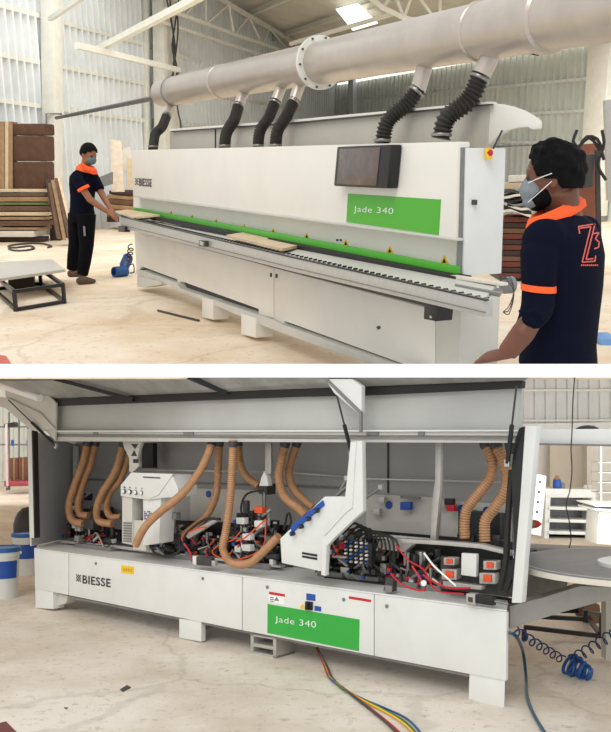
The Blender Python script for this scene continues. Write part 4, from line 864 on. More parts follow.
# working units: each a base with motors, cylinders, blocks and cables
def cyl(parent, name, p, ax, r, L, m):
    ax = V(ax).normalized(); return mk(name, MB().lathe(p, [(r * .9, 0), (r, .006), (r, L - .006), (r * .9, L)], 14, ax), m, parent)
def unit(u0, u1, w, h, seed, dens=1.0, name='processing_unit'):
    R_ = random.Random(seed); a, b = dk(u0, w), dk(u1, w); L = (b - a).length; X = K.d; N = K.n
    base = mk(name, MB().box((a + b) / 2 + V((0, 0, .02)), (L * .95, .22, .04), (X, N, Z_)), 'mid_grey', mB, bevel=.004)
    def pt(t, wz, z): return a.lerp(b, t) + N * wz + V((0, 0, z))
    for k in range(int(3 * dens)):
        t = .1 + .8 * (k + R_.random() * .6) / (3 * dens); hh_ = h * R_.uniform(.5, .95)
        mk('mounting_plate', MB().box(pt(t, R_.uniform(-.08, .02), hh_ / 2), (R_.uniform(.04, .1), .02, hh_), (X, N, Z_)), R_.choice(['aluminium', 'mid_grey', 'dark_grey', 'dark_grey']), base, bevel=.002)
    for k in range(int(4 * dens)):
        p = pt(R_.uniform(.05, .9), R_.uniform(-.02, .1), R_.uniform(.05, h * .75)); v = R_.random() < .5
        r_ = R_.uniform(.022, .045); cyl(base, 'motor', p, Z_ if v else X, r_, R_.uniform(.08, .16), R_.choice(['black_metal', 'black_metal', 'dark_grey', 'steel']))
    for k in range(int(5 * dens)):
        p = pt(R_.uniform(.05, .9), R_.uniform(.02, .14), R_.uniform(.04, h)); ax = R_.choice([X, Z_, X + Z_ * .6, X - Z_ * .6])
        o = cyl(base, 'pneumatic_cylinder', p, ax, .012, R_.uniform(.08, .14), R_.choice(['aluminium', 'steel', 'steel', 'dark_grey']))
    for k in range(int(6 * dens)):
        p = pt(R_.uniform(0.02, .98), R_.uniform(.0, .15), R_.uniform(.03, h)); s_ = R_.uniform(.02, .055)
        mk('valve_block', MB().box(p, (s_ * R_.uniform(.7, 1.6), s_, s_ * R_.uniform(.6, 1.4)), (X, N, Z_)), R_.choice(['black_metal', 'dark_grey', 'aluminium', 'black_metal', 'panel_white', 'mid_grey']), base, bevel=.002)
    for k in range(int(4 * dens)):
        p = pt(R_.uniform(.05, .95), R_.uniform(.1, .16), R_.uniform(.04, h * .9)); cyl(base, 'hand_knob', p, N, R_.uniform(.01, .016), .02, R_.choice(['black_metal', 'signal_red', 'black_metal', 'label_blue', 'signal_orange']))
    for k in range(int(6 * dens)):
        p = pt(R_.uniform(0, 1), R_.uniform(-.02, .12), R_.uniform(.03, h)); q = pt(R_.uniform(0, 1), R_.uniform(.02, .16), R_.uniform(.02, h * .6))
        mid = (p + q) / 2 + V((R_.uniform(-.05, .05), R_.uniform(-.05, .05), R_.uniform(-.02, .1)))
        mk('cable', MB().tube(catmull([p, mid, q], .015), R_.choice([.005, .006, .008]), 6), R_.choice(['black_rubber'] * 6 + ['signal_orange', 'aluminium', 'signal_red']), base)
    return base
for u0, u1, w, h, sd, dn in ((76, 98, -.45, .34, 1, 1.1), (98, 122, -.4, .28, 2, 1.0), (84, 122, -.15, .1, 21, .7), (160, 182, -.35, .2, 3, 1.0), (165, 205, -.2, .15, 22, 1.3), (182, 212, -.35, .2, 4, 1.2), (205, 232, -.3, .2, 5, 1.1), (236, 262, -.3, .42, 6, 1.5), (244, 280, -.18, .3, 7, 1.5),
                             (262, 286, -.4, .34, 8, 1.0), (326, 352, -.2, .26, 9, 1.5), (335, 368, -.3, .34, 10, 1.6), (356, 388, -.2, .22, 11, 1.4), (382, 414, -.35, .16, 12, 1.1), (396, 432, -.15, .16, 13, 1.4), (410, 446, -.35, .18, 14, 1.2), (425, 450, -.15, .12, 15, .9), (88, 114, -.5, .44, 31, 1.6), (166, 200, -.45, .26, 32, 1.6), (240, 276, -.25, .46, 33, 1.8), (372, 398, -.4, .26, 34, 1.4), (292, 326, -.5, .2, 35, 1.2)):
    unit(u0, u1, -.37 + (w + .15) * .75, h, sd, dn)
for u in (465, 485): pb('hose_socket', ((u - 8, 534), (u + 9, 536), (u + 8, 546), (u - 7, 544)), -.33, .08, 'black_metal', .004)
pb('socket_box', ((458, 510), (476, 512), (500, 514), (500, 540), (458, 536)), -.6, .1, 'black_metal', .004)
pb('clamping_beam', ((376, 541), (404, 538), (412, 545), (404, 552), (380, 549)), -.25, .06, 'aluminium', .003); pb('clamping_beam', ((372, 534), (428, 539), (428, 543), (372, 538)), -.3, .05, 'panel_shade', .003)
for u, v, w in ((88, 524, -.36), (94, 516, -.42), (118, 524, -.36), (124, 517, -.42), (262, 489, -.42), (175, 539, -.3)): pb('hose_socket', ((u - 4, v - 5), (u + 5, v - 5), (u + 5, v + 6), (u - 4, v + 5)), w + .04, .1, 'dark_grey', .008)
# front track and rails
pb('black_track', ((58, 546), (120, 553), (280, 572.5), (310, 577), (310, 580), (280, 575.5), (120, 556), (58, 549)), -.27, .05, 'black_rubber', .002)
pb('black_track', ((324, 577), (362, 581), (430, 588), (512, 600), (512, 604), (430, 592), (362, 584), (324, 580)), -.27, .05, 'black_rubber', .002)
pb('steel_track', ((60, 540), (120, 546), (280, 566), (280, 568), (120, 549), (60, 542.5)), -.3, .06, 'aluminium', .002)
pb('steel_track', ((390, 538), (440, 541), (480, 544), (512, 552), (512, 556), (480, 548.5), (440, 545), (390, 542)), -.1, .06, 'aluminium', .002)
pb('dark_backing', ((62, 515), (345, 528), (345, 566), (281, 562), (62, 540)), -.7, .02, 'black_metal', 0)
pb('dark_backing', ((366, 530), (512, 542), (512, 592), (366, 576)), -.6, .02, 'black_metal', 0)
# orange motors with white plates at the right
ru = pb('edge_unit', ((441, 556), (512, 561), (512, 597), (441, 589)), -.2, .02, 'dark_grey', 0)
mk('unit_plate', slabpx(K, ((461.5, 553), (476.5, 554), (476, 577), (461, 575)), -.1, .03), 'panel_white', ru, bevel=.003)
for u, v, s_ in ((449, 561, 3.6), (449, 574, 5), (489.5, 565, 4.2), (487, 578, 5.2)):
    mk('housing', slabpx(K, ((u - s_ * 1.5, v - s_), (u + s_ * 1.5, v - s_ * .9), (u + s_ * 1.5, v + s_ * 1.2), (u - s_ * 1.5, v + s_ * 1.1)), -.1, .06), 'aluminium', ru, bevel=.004)
    mk('orange_insert', slabpx(K, ((u - s_ * .8, v - s_ * .7), (u + s_ * .8, v - s_ * .6), (u + s_ * .8, v + s_ * .8), (u - s_ * .8, v + s_ * .7)), -.09, .03), 'signal_orange', ru, bevel=.003)
mk('cross_bar', slabpx(K, ((443, 581), (482, 586), (481, 590), (443, 586)), -.08, .05), 'aluminium', ru, bevel=.002)
for (u, v, c_) in ((450, 508, 'signal_red'), (343, 546, 'signal_red'), (448, 502, 'black_metal'), (258, 510, 'signal_orange'), (258, 524, 'panel_white'), (240, 521, 'panel_white'), (246, 537, 'panel_white'), (246, 548, 'panel_white'), (172, 516, 'mid_grey')):
    pb('control_block', ((u - 4, v - 3.5), (u + 4, v - 3.2), (u + 4, v + 3.5), (u - 4, v + 3)), -.12 if u < 400 else -.6, .05, c_, .006)
for (u, v) in ((208.5, 494), (461, 509), (389, 505), (487, 511)):
    p = K.at(u, v, -.735); mk('round_sticker', MB().lathe(p, [(.03, 0), (.03, .003)], 18, K.n), 'label_blue', mB)
pb('blue_valve', ((400, 502), (410, 502), (410, 510), (400, 510)), -.65, .04, 'label_blue', .003); pb('brass_valve', ((400, 496), (419, 497), (419, 499.5), (400, 498.5)), -.66, .03, 'mid_grey', .003)
for u, v in ((441, 505), (380, 500), (375, 512)): pb('valve_box', ((u - 4, v - 3), (u + 4, v - 3), (u + 4, v + 3), (u - 4, v + 3)), -.66, .04, 'aluminium', .003)
# valve comb at the divider
cb2 = pb('valve_comb', ((345, 540), (372, 544), (371, 566), (344, 562)), -.02, .05, 'black_metal', .003)
for i in range(5):
    for j in range(6):
        p = K.at(346.5 + i * 5.2, 541.5 + j * 3.9 + i * .5, .0); mk('fitting', MB().lathe(p, [(.008, 0), (.008, .015), (.005, .02)], 8, K.n), ('aluminium', 'label_blue', 'aluminium', 'panel_white')[(i + j) % 4], cb2)
# cables inside and lying over the deck
def cab(px, w, r, m, name='cable'): mk(name, MB().tube(catmull([K.at(u, v, w) for u, v in px], .03), r, 8), m, mB)
cab(((240, 532), (233, 540), (223, 543), (212, 553), (234, 560), (262, 548), (266, 519)), .0, .0045, 'signal_orange')
cab(((236, 541), (246, 537), (266, 519)), .0, .006, 'signal_orange'); cab(((185, 545), (182, 537), (196, 529), (206, 527)), -.02, .006, 'signal_orange'); cab(((192, 562), (190, 552), (185, 545)), .03, .006, 'signal_red')
cab(((263, 490), (247, 494), (241, 507), (244, 520), (252, 527)), -.2, .008, 'black_rubber')
cab(((150, 545), (156, 554), (170, 556), (182, 548), (186, 534), (204, 520), (220, 519)), -.02, .01, 'black_rubber'); cab(((284, 530), (288, 512), (291, 522), (287, 532)), -.1, .008, 'black_rubber')
cab(((391, 574), (400, 583), (412, 589), (426, 590), (420, 578), (412, 566)), .02, .006, 'signal_red'); cab(((423, 575), (436, 583), (450, 588), (470, 588)), .0, .006, 'signal_red'); cab(((424, 553), (434, 566), (446, 577), (456, 586)), .02, .006, 'print_white')
cab(((396, 545), (408, 560), (424, 570), (436, 590), (464, 594)), .0, .005, 'signal_red'); cab(((512, 470), (508, 520), (506, 560), (500, 590)), -.05, .02, 'black_rubber'); cab(((518, 550), (512, 575), (506, 592)), -.02, .014, 'black_rubber')
for k in range(10): cab(((340 + k * 3, 530 + k % 3 * 4), (350 + k * 5, 521 + k * 2), (362 + k * 4, 531 + k * 3), (352 + k * 5, 548 + k)), -.08, .007, 'black_rubber')
pb('steel_arm', ((185, 535), (215, 518), (216, 522), (188, 539)), -.15, .03, 'aluminium', .003)
cyl(mB, 'pressure_gauge', K.at(424, 583, .03), K.n, .022, .02, 'steel'); cyl(mB, 'gauge_dial', K.at(424, 583, .05), K.n, .018, .003, 'print_white')
# hardware lying on the deck edge
cl = pb('limit_switch', ((386, 577), (393, 578), (392.5, 592), (383, 591)), .0, .05, 'dark_grey', .004); mk('switch_face', slabpx(K, ((385, 585), (392, 586), (391.5, 592.5), (384, 591.5)), .004, .02), 'mid_grey', cl, bevel=.003)
ds = pb('drive_switch', ((195, 556.5), (211, 558), (211, 566.5), (195, 565)), .03, .04, 'dark_grey', .004); mk('switch_tip', slabpx(K, ((209, 560), (215, 561), (215, 566), (209, 565.5)), .025, .03), 'aluminium', ds, bevel=.002); mk('switch_end', slabpx(K, ((192.5, 556), (196, 556.5), (196, 565), (192.5, 564)), .034, .04), 'panel_white', ds, bevel=.002)
rs = pb('roller_switch', ((474, 594.5), (493, 597.5), (493, 606), (474, 603)), .05, .04, 'black_metal', .004); mk('switch_frame', slabpx(K, ((466, 593.5), (475, 594), (475, 605.5), (466, 603.5)), .055, .05), 'aluminium', rs, bevel=.003); mk('roller_tip', slabpx(K, ((468, 597), (472.5, 597.5), (472.5, 602.5), (468, 601.5)), .058, .02), 'dark_grey', rs)
mk('switch_arm', MB().tube([K.at(493, 601, .03), K.at(508, 604, .02)], .008, 8), 'steel', rs)
# stickers, sign, lettering on the doors
def sticker(name, px, m, di, lab=None): return mk(name, slabpx(K, px, .003, .003), m, doors[di], label=lab)
sticker('yellow_label', ((121, 565.3), (134, 566.8), (134, 574.4), (121, 572.6)), 'warning_yellow', 0, 'yellow warning label')
mk('label_lines', texton(K, 'IIIIII', ((123, 571), (132, 572.2), (132, 568.8), (123, 567.8)), .0045), mat('ochre', (190, 140, 20), .5), doors[0])
mk('maker_lettering', texton(K, 'BIESSE', ((82.5, 583.5), (110.5, 587.5), (110.5, 579), (82.5, 575)), .0035, .014), 'print_black', doors[0])
mb = MB()
for i in range(5):
    for j in range(5):
        if (i + j) % 2 == 0: slabpx(K, ((76 + i * .95, 574.2 + j * 1.4 + i * .15), (76.95 + i * .95, 574.3 + j * 1.4 + i * .15), (76.95 + i * .95, 575.7 + j * 1.4 + i * .15), (76 + i * .95, 575.6 + j * 1.4 + i * .15)), .003, .002, mb)
mk('maker_emblem', mb, 'print_black', doors[0])
sticker('name_sign', ((267.5, 604), (359.4, 619.6), (358.8, 651.2), (267.3, 633)), 'jade_green_rear', 1, 'green name sign')
mk('name_lettering', texton(K, 'Jade 340', ((275, 623.5), (316, 630), (316, 621.5), (275, 615.8)), .0045, -.008), 'print_white', doors[1])
sticker('safety_label', ((269, 591.6), (284.6, 594.2), (284.3, 604.8), (268.6, 602.2)), 'print_white', 1); mk('label_header', slabpx(K, ((269, 591.6), (284.6, 594.2), (284.6, 596.8), (269, 594.2)), .0045, .003), 'signal_red', doors[1])
mk('label_mark', slabpx(K, ((274, 600.5), (279, 601), (276.5, 596.8)), .0045, .003), 'mid_grey', doors[1])
for k in range(3): mk('label_line', slabpx(K, ((270, 597 + k * 1.8), (273.5, 597.6 + k * 1.8), (273.5, 598.3 + k * 1.8), (270, 597.7 + k * 1.8)), .0045, .003), 'print_black', doors[1])
sticker('red_label', ((349, 596.2), (371, 599.8), (370.6, 602.2), (348.8, 598.6)), 'signal_red', 1)
sticker('blue_label', ((306.3, 593.3), (315.2, 594.6), (315.2, 601), (306.3, 600)), 'label_blue', 1); sticker('yellow_triangle', ((299.5, 608), (305, 609), (302.5, 603.8)), 'warning_yellow', 1); sticker('blue_label', ((314.5, 605.8), (321, 606.8), (321, 611.5), (314.5, 610.6)), 'label_blue', 1)
p = K.at(310, 605.5, .0); o = mk('main_switch', MB().box(p + K.n * .01, (.055, .02, .055), (K.d, K.n, Z_)), 'black_metal', doors[1], bevel=.004); 
mk('switch_handle', MB().box(p + K.n * .03, (.018, .03, .05), (K.d, K.n, Z_)), 'black_rubber', doors[1], bevel=.004)
# ---------------- cables and hoses on the floor
def floorcable(px, m, r, lab, cat='cable', name='power_cable', group=None, z=None):
    pts = [G('B', u, v, (z[i] if z else r)) for i, (u, v) in enumerate(px)]
    return mk(name, MB().tube(catmull(pts, .04), r, 8), m, label=lab, cat=cat, group=group)
s0 = K.at(315, 644, -.1)
for k, (m_, ex, lab) in enumerate((('signal_red', (412, 745), 'red cable of the bundle spreading out under the green sign'), ('wire_blue', (430, 745), 'blue cable of the bundle spreading out under the green sign'), ('board_green', (425, 745), 'green cable of the bundle under the green sign'), ('warning_yellow', (421, 742), 'yellow cable of the bundle under the green sign'), ('board_brown', (405, 740), 'brown cable of the bundle under the green sign'), ('dark_grey', (401, 745), 'dark cable of the bundle under the green sign'))):
    o1 = (-1.4, .5, 0, -.6, 1, 1.6)[k]; sp = (0, 1.0, .75, .62, -.1, -.15)[k]
    MATS.setdefault('cable_green', mat('cable_green', (60, 120, 60), .5))
    px = [(318 + o1 * .3, 650), (326 + o1, 667), ((331 if k != 1 else 329) + o1, 678), (344 + o1, 688 + (k % 3)), (360 + sp * 3, 698 + (1 - sp) * 2 + (k % 2)), (378 + sp * 9, 709 + (1 - sp) * 5), (396 + sp * 14, 724 + (1 - sp) * 5 - sp * 3), ex]
    pts = [s0 + V((o1 * .004, 0, 0))] + [G('B', u, v, .012) for u, v in px]
    mk('power_cable', MB().tube(catmull(pts, .04), .0062, 8), 'cable_green' if m_ == 'board_green' else m_, label=lab, cat='cable', group='cables spreading out from under the opened machine')
mk('supply_hose', MB().tube(catmull([K.at(509, 633, -.05), K.at(516, 636, .0), G('B', 523, 652, .18), G('B', 526, 676, .05), G('B', 527, 696, .014), G('B', 534, 715, .014), G('B', 548, 738, .014)], .04), .010, 10), mat('hose_teal', (30, 78, 98), .35), label='teal blue supply hose running from the machine corner to the front', cat='hose')
hb_ = thing('air_hose', 'blue coiled air hose heaped on the floor right of the opened machine', 'hose', G('B', 581, 676))
mk('coil', coil(K.at(514, 630, .05), G('B', 563, 660, .1), .026, 7, .005), mat('wire_navy', (22, 44, 92), .35), hb_)
g1, g2 = G('B', 566, 668, .055), G('B', 594, 672, .055)
for k in range(9):
    c = G('B', 570, 664, .07).lerp(G('B', 590, 674, .05), k / 8); q_ = rnd.uniform(-.5, .5); a_ = V((math.cos(q_) * .3, math.sin(q_) * .3, 1)).normalized(); b_ = V((rnd.uniform(-.6, .6), .8, rnd.uniform(-.5, .5))).normalized()
    R_ = .058 * (1 - .5 * (k / 8) ** 2) + rnd.uniform(-.004, .004)
    mk('coil_loop', MB().tube([c + (a_ * math.cos(t * math.pi / 10) + b_ * math.sin(t * math.pi / 10)) * R_ for t in range(21)], .011, 8), 'wire_blue', hb_)
mk('coil', coil(G('B', 572, 660, .12), G('B', 614, 655, .12) + V((0, 0, .14)), .034, 6, .005), 'wire_navy', hb_)
# ---------------- right side: infeed beam, round table, frames, cabinets
ib = thing('transfer_frame', 'white steel gantry beam standing right of the opened machine', 'frame', up(K.at(530, 500, .1)))
mk('top_beam', MB().prism([P('B', u, v, 5.6) for u, v in ((533, 429.5), (640, 428.5), (640, 446), (533, 443.5))], (0, .12, 0)), 'panel_white', ib, bevel=.005)
mk('beam_edge', MB().prism([P('B', u, v, 5.55) for u, v in ((530, 443), (640, 445), (640, 447), (530, 445))], (0, .12, 0)), 'mid_grey', ib)
mk('lamp_dome', MB().loft([(P('B', 587.5, v, 5.7), V((r, 0, 0)), V((0, r * .6, 0))) for v, r in ((430, .08), (428, .07), (426, .045), (425.2, .01))], 16), 'black_metal', ib)
mk('beam_cable', MB().tube(catmull([P('B', u, v, 5.5) for u, v in ((575, 372), (573, 400), (572, 432), (571, 450), (572, 470), (570, 490), (566, 505), (569, 520), (571, 540), (569, 548))], .03), .0035, 6), 'black_rubber', ib)
mk('rack_rail', MB().prism([P('B', u, v, 6.0) for u, v in ((524, 547.5), (640, 552), (640, 558), (524, 553))], (0, .25, 0)), 'mid_grey', ib, bevel=.004)
for k in range(14): mk('rail_hole', MB().prism([P('B', 528 + k * 6, 549.7 + k * .22, 5.99), P('B', 531 + k * 6, 549.8 + k * .22, 5.99), P('B', 531 + k * 6, 551.2 + k * .22, 5.99), P('B', 528 + k * 6, 551 + k * .22, 5.99)], (0, .01, 0)), 'black_metal', ib)
mk('under_rail', MB().prism([P('B', u, v, 6.05) for u, v in ((524, 553), (640, 559), (640, 565), (524, 560))], (0, .2, 0)), 'dark_grey', ib, bevel=.004)
mk('frame_leg', MB().prism([P('B', u, v, 6.1) for u, v in ((606, 560), (614, 560), (614, 660), (606, 660))], (0, .1, 0)), 'panel_shade', ib)
mk('red_cap', MB().ball(P('B', 537, 557, 5.9), (.03, .03, .015)), 'signal_red', ib)
tb = thing('round_table', 'grey round turning table on an angled arm right of the machine', 'table', up(P('B', 600, 620, 5.2)))
zt_ = P('B', 560, 577, 4.8).z
cx_ = P('B', 640, 567, 5.3); R1 = .72
mk('table_top', MB().lathe(V((cx_.x, cx_.y, zt_ - .03)), [(R1 - .01, 0), (R1, .006), (R1, .028), (R1 - .01, .034)], 64), 'mid_grey', tb)
mk('table_rim', MB().lathe(V((cx_.x, cx_.y, zt_ - .034)), [(R1 + .004, 0), (R1 + .006, .03), (R1 - .03, .039), (R1 - .03, .0)], 64), 'board_white', tb)
mk('turning_disc', MB().lathe(V((cx_.x, cx_.y - .1, zt_ + .004)), [(.27, 0), (.27, .02), (.25, .026)], 48), 'panel_white', tb)
mk('disc_hole', MB().lathe(V((cx_.x - .08, cx_.y - .12, zt_ + .031)), [(.05, 0), (.05, .003)], 24), 'dark_grey', tb)
mk('support_arm', MB().prism([P('B', u, v, 5.42) for u, v in ((510, 606), (545, 597), (580, 586), (640, 588), (640, 597), (600, 602), (560, 613), (510, 629))], (0, .1, 0)), mat('arm_grey', (176, 176, 172), .4, var=.04, scale=6), tb, bevel=.004)
mk('arm_cover', MB().prism([P('B', u, v, 5.8) for u, v in ((524, 560), (570, 575), (566, 590), (545, 596), (524, 600))], (0, .2, 0)), 'mid_grey', tb, bevel=.004)
mk('table_post', MB().prism([P('B', u, v, 5.25) for u, v in ((600, 596), (640, 596), (640, 690), (618, 690))], (0, .15, 0)), 'panel_shade', tb) if False else None
# dark steel frame on the floor behind the arm
def bars(name, lab, segs, D, th, cat='frame', m='black_metal', pnames=None):
    t = thing(name, lab, cat, P('B', segs[0][0][0], segs[0][0][1], D))
    for k, (a, b) in enumerate(segs):
        A = P('B', a[0], a[1], a[2] if len(a) > 2 else D); B = P('B', b[0], b[1], b[2] if len(b) > 2 else D)
        mk('frame_bar', MB().bar(A, B, th), m, t)
    return t
bars('steel_frame', 'black steel frame standing on the floor under the round table', [((524, 627, 6.7), (600, 636, 6.7)), ((524, 629.5, 6.7), (524, 640, 6.7)), ((524, 616, 6.9), (585, 619, 6.9)), ((585, 610, 6.9), (585, 622, 6.9)), ((583, 612, 7.4), (603, 615, 6.7)), ((602, 614, 6.7), (601, 638, 6.7)), ((560, 611, 7.6), (584, 611, 7.6)), ((588, 618, 7.4), (600, 634, 6.7))], 6.7, .022)
mk('floor_box', MB().prism([P('B', u, v, 7.4) for u, v in ((583, 603), (600, 605), (603, 636), (586, 622))], (0, .3, 0)), 'board_brown', label='brown board leaning in the black frame at the right', cat='board', bevel=.01)
# white drawer cabinet
dc = thing('drawer_cabinet', 'white cabinet with open drawer shelves against the rear wall', 'cabinet', G('B', 570, 538))
CD = 13.5
def cb(name, px, D, dep, m, parent, bevel=.01): return mk(name, MB().prism([P('B', u, v, D) for u, v in px], (0, dep, 0)), m, parent, bevel=bevel)
cb('cabinet_back', ((546, 490), (595, 490), (592, 537), (545, 537)), CD + .45, .05, 'mid_grey', dc)
cb('cabinet_side', ((546, 490), (551, 490), (549, 540), (544, 540)), CD, .5, 'panel_white', dc); cb('cabinet_side', ((592, 490), (596.5, 490), (594, 540), (590, 540)), CD, .5, 'panel_white', dc)
cb('top_board', ((545, 488.5), (597, 489.5), (596, 498), (545.5, 497.5)), CD - .02, .52, 'panel_white', dc)
for v in (506.5, 519, 531): cb('drawer', ((549, v), (593, v + 1), (592, v + 4.2), (548.5, v + 3.2)), CD - .05, .45, 'panel_white', dc)
cb('plinth', ((545, 536.5), (592, 537.5), (591, 542), (545, 541)), CD + .05, .4, 'dark_grey', dc)
# things on the cabinet
jr = thing('chemical_can', 'small can with blue label standing on the white drawer cabinet', 'can', P('B', 557, 488.5, CD + .1))
a = P('B', 557, 488.5, CD + .1); mk('can_body', MB().lathe(a, [(.055, 0), (.06, .01), (.06, .12), (.05, .14)], 16), 'label_blue', jr); mk('can_top', MB().lathe(a + V((0, 0, .14)), [(.05, 0), (.03, .03), (.02, .06)], 14), 'board_tan', jr)
a = P('B', 562.5, 488.5, CD + .12); mk('small_jar', MB().lathe(a, [(.035, 0), (.04, .01), (.04, .07), (.025, .09)], 14), 'mid_grey', label='small grey jar right of the blue-labelled can', cat='jar')
for k, u in enumerate((585, 589.5)): mk('small_jar', MB().lathe(P('B', u, 489, CD + .12), [(.03, 0), (.035, .01), (.035, .04), (.02, .06)], 12), 'panel_shade', label='%s tiny pale jar near the right end of the cabinet top' % ('left', 'right')[k], cat='jar')
# white leaning panel with holes
wp = thing('drilled_board', 'white drilled board leaning left of the drawer cabinet', 'board', G('B', 540, 545))
cb('board_body', ((537, 474), (546.5, 476), (541, 536), (531, 534)), 12.5, .06, 'print_white', wp)
for k in range(5): mk('drill_hole', MB().lathe(P('B', 540 - k * 1.0, 482 + k * 10, 12.49), [(.018, 0), (.018, .004)], 10, V((0, -1, 0))), 'dark_grey', wp)
cb('blue_sticker', ((529.5, 494), (533.5, 494), (532.5, 503), (529.5, 503)), 12.3, .02, 'label_blue', wp)
cone = thing('signal_lamp', 'red and grey signal lamp beside the white post', 'lamp', P('B', 534, 524, 9))
mk('lamp_base', MB().tube([P('B', 528, 524, 9), P('B', 534, 524, 9)], [.05, .045], 14), 'mid_grey', cone); mk('lamp_lens', MB().tube([P('B', 534, 524, 9), P('B', 538, 524, 9), P('B', 541.5, 524, 9)], [.045, .035, .008], 14), 'signal_red', cone)
# low pale counter and steel pieces
cb('white_counter', ((599, 512), (640, 513), (640, 546), (597, 544)), 11.5, .5, 'panel_shade', None).name = 'white_counter'
tagit(bpy.data.objects['white_counter'], 'pale low cupboard at the right edge beside the drawer cabinet', 'cupboard')
pk = thing('sheet_stack', 'white sheets on the pale cupboard at the right edge', 'sheets', P('B', 606, 512, 11.4))
mk('sheet', MB().prism([P('B', 592, 504, 11.4), P('B', 640, 505, 11.4), P('B', 640, 507, 11.4), P('B', 596, 506.5, 11.4)], (0, .7, 0)), 'print_white', pk); mk('sheet', MB().prism([P('B', 594, 508.5, 11.4), P('B', 640, 511, 11.4), P('B', 640, 512.8, 11.4), P('B', 596, 511, 11.4)], (0, .7, 0)), 'panel_white', pk)
sh_ = thing('wall_rack', 'pale wire rack standing at the right edge of the lower hall', 'rack', P('B', 604, 500, 12.5))
for k in range(4): mk('rack_shelf', MB().prism([P('B', 598, 462 + k * 10, 12.5), P('B', 640, 462 + k * 10, 12.5), P('B', 640, 463 + k * 10, 12.5), P('B', 598, 463 + k * 10, 12.5)], (0, .3, 0)), 'panel_shade', sh_)
mk('rack_post', MB().prism([P('B', 600, 446, 12.5), P('B', 602, 446, 12.5), P('B', 602, 512, 12.5), P('B', 600, 512, 12.5)], (0, .06, 0)), 'panel_shade', sh_)
# ---------------- buckets
def bucket(lab, u, v, D, R, H, turn=0):
    c = G('B', u, v); c = V((P('B', u, v, D).x, D, 0)); t = thing('paint_bucket', lab, 'bucket', c, group='white buckets with blue lids')
    bd_ = mk('bucket_body', MB().lathe(c, [(R * .86, 0), (R * .88, .01), (R * .97, H * .86), (R * 1.02, H * .87), (R * 1.02, H * .9), (R, H)], 36), 'panel_white', t)
    lidm = mk('lid', MB().lathe(c + V((0, 0, H)), [(R * 1.06, -.02), (R * 1.07, 0), (R * 1.05, .022), (R * .95, .024), (R * .93, .012)], 36), mat('lid_blue', (36, 96, 170), .35), t)
    n = 20; row = []
    for i in range(n + 1):
        g = math.radians(-160 + turn + 130 * i / n); k1, k2 = (R * .925 + .003), (R * .965 + .003)
        row += [c + V((math.cos(g) * k1, math.sin(g) * k1, H * .42)), c + V((math.cos(g) * k2, math.sin(g) * k2, H * .78))]
    mb = MB(); mb.add(row, [(2 * i, 2 * i + 2, 2 * i + 3, 2 * i + 1) for i in range(n)]); mk('label', mb, 'label_blue', t)
    mb = MB()
    for j, (a0, a1, z0, z1) in enumerate(((-140, -104, .66, .72), (-136, -96, .56, .62), (-142, -110, .47, .5))):
        for q in range(3):
            g0 = math.radians(a0 + turn + (a1 - a0) * q / 3); g1 = math.radians(a0 + turn + (a1 - a0) * (q + .7) / 3); r = R * .965 + .006
            mb.add([c + V((math.cos(g0) * r, math.sin(g0) * r, H * z0)), c + V((math.cos(g1) * r, math.sin(g1) * r, H * z0)), c + V((math.cos(g1) * r, math.sin(g1) * r, H * z1)), c + V((math.cos(g0) * r, math.sin(g0) * r, H * z1))], [(0, 1, 2, 3)])
    mk('label_print', mb, 'print_white', t)
    return t
DBk = EB * F / (597 - 435)
bucket('white bucket with blue lid cut by the left edge, nearer one', 3, 597, DBk, .155, .46, 15)
bucket('white bucket with blue lid and label beside the machine, farther one', 26, 573, EB * F / (574 - 435), .15, .44, 10)
mk('black_tank', MB().ball(P('B', 28, 527, 12.5), (.2, .2, .28)), 'dark_grey', label='dark round tank behind the machine\'s left post', cat='tank')
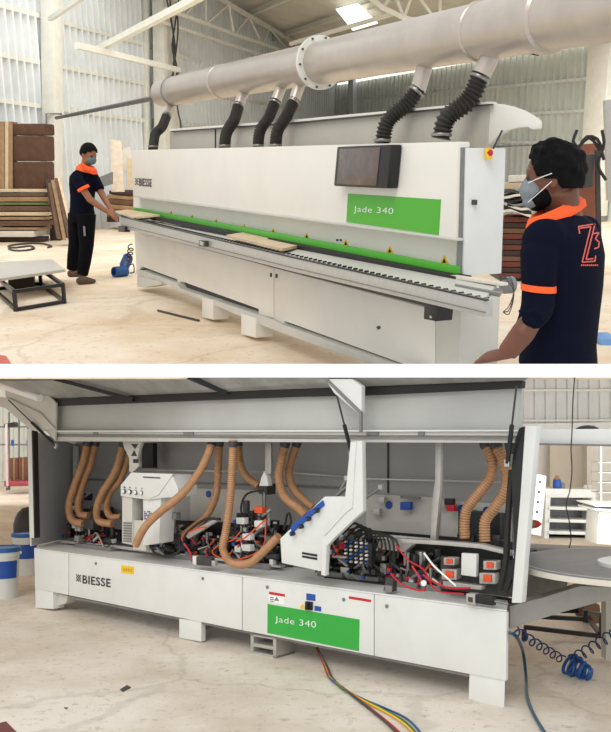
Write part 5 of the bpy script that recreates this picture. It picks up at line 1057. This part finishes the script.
# ---------------- far left background
for k, (u0, u1, v0, v1) in enumerate(((9.5, 18, 458, 480), (18.4, 27, 457.5, 480.5))):
    c_ = thing('carton', '%s of the two brown cartons in the left background' % ('left', 'right')[k], 'carton', P('B', (u0 + u1) / 2, v1, 24), group='brown cartons in the left background')
    cb('carton_body', ((u0, v0), (u1, v0), (u1, v1), (u0, v1)), 24, .7, mat('carton_brown', (104, 66, 46), .8), c_, .02); cb('tape', ((u0 + 4, v0), (u0 + 5, v0), (u0 + 5, v1), (u0 + 4, v1)), 23.98, .02, 'board_tan', c_, 0)
rp_ = thing('red_pallet', 'red low pallet truck under the cartons at the left', 'pallet truck', G('B', 16, 488))
cb('fork', ((4, 481), (28, 481.5), (28, 486), (4, 486.5)), 23.5, .6, mat('pallet_red', (160, 60, 70), .5), rp_, .02); cb('handle', ((5, 424), (7, 424), (8, 488), (6, 488)), 23, .06, mat('pale_pink', (200, 170, 170), .5), rp_, .0)
cb('wheel', ((6, 486), (9, 486), (9, 490), (6, 490)), 23, .1, 'dark_grey', rp_, 0)
rk = thing('metal_rack', 'grey metal shelf rack far behind at the left edge', 'rack', P('B', 14, 460, 27))
for v in (426, 444): cb('rack_shelf', ((-8, v), (29, v), (29, v + 1.5), (-8, v + 1.5)), 27, .5, 'mid_grey', rk, 0)
for u in (8, 18, 27): cb('rack_post', ((u, 412), (u + .8, 412), (u + .8, 484), (u, 484)), 27, .1, 'mid_grey', rk, 0)
cb('dark_tray', ((4, 424), (14, 422), (17, 426), (4, 428)), 26.9, .3, 'black_metal', rk, 0)
for k, u in enumerate((11, 26.5)): 
    o = cb('wall_switch', ((u, 440), (u + 2, 440), (u + 2, 446), (u, 446)), 26, .1, 'label_blue', None, 0); tagit(o, ('blue box hanging on the left background rack', 'blue box just left of the machine\'s white post')[k], 'box')
mk('red_crate', MB().prism([G('B', u, v, .0) for u, v in ((-10, 726), (6, 722), (20, 736), (-10, 745))], (0, 0, .004)), mat('mat_maroon', (120, 70, 62), .8), label='corner of a maroon mat at the lower left floor', cat='mat')
for o in bpy.data.objects:
    if o.name.startswith('red_crate'): o.name = 'floor_mat'
for k, (px, wd) in enumerate(((((120, 690), (123, 692)), .02), (((64, 708), (66, 709.5)), .015), (((232, 697), (260, 697)), .0))):
    if wd: mk('wood_chip', MB().prism([G('B', *px[0], .0), G('B', *px[1], .0), G('B', px[1][0] + 8, px[1][1] - 4, 0), G('B', px[0][0] + 7, px[0][1] - 4.5, 0)] if k == 0 else [G('B', *px[0]), G('B', *px[1]), G('B', px[1][0] + 2, px[1][1] - 1.5)], (0, 0, .004)), 'dark_grey', label=('dark splinter on the floor below the left foot', 'tiny dark chip on the floor at the lower left')[k], cat='chip')
for o in list(bpy.data.objects):
    if '_loc' in o: del o['_loc']
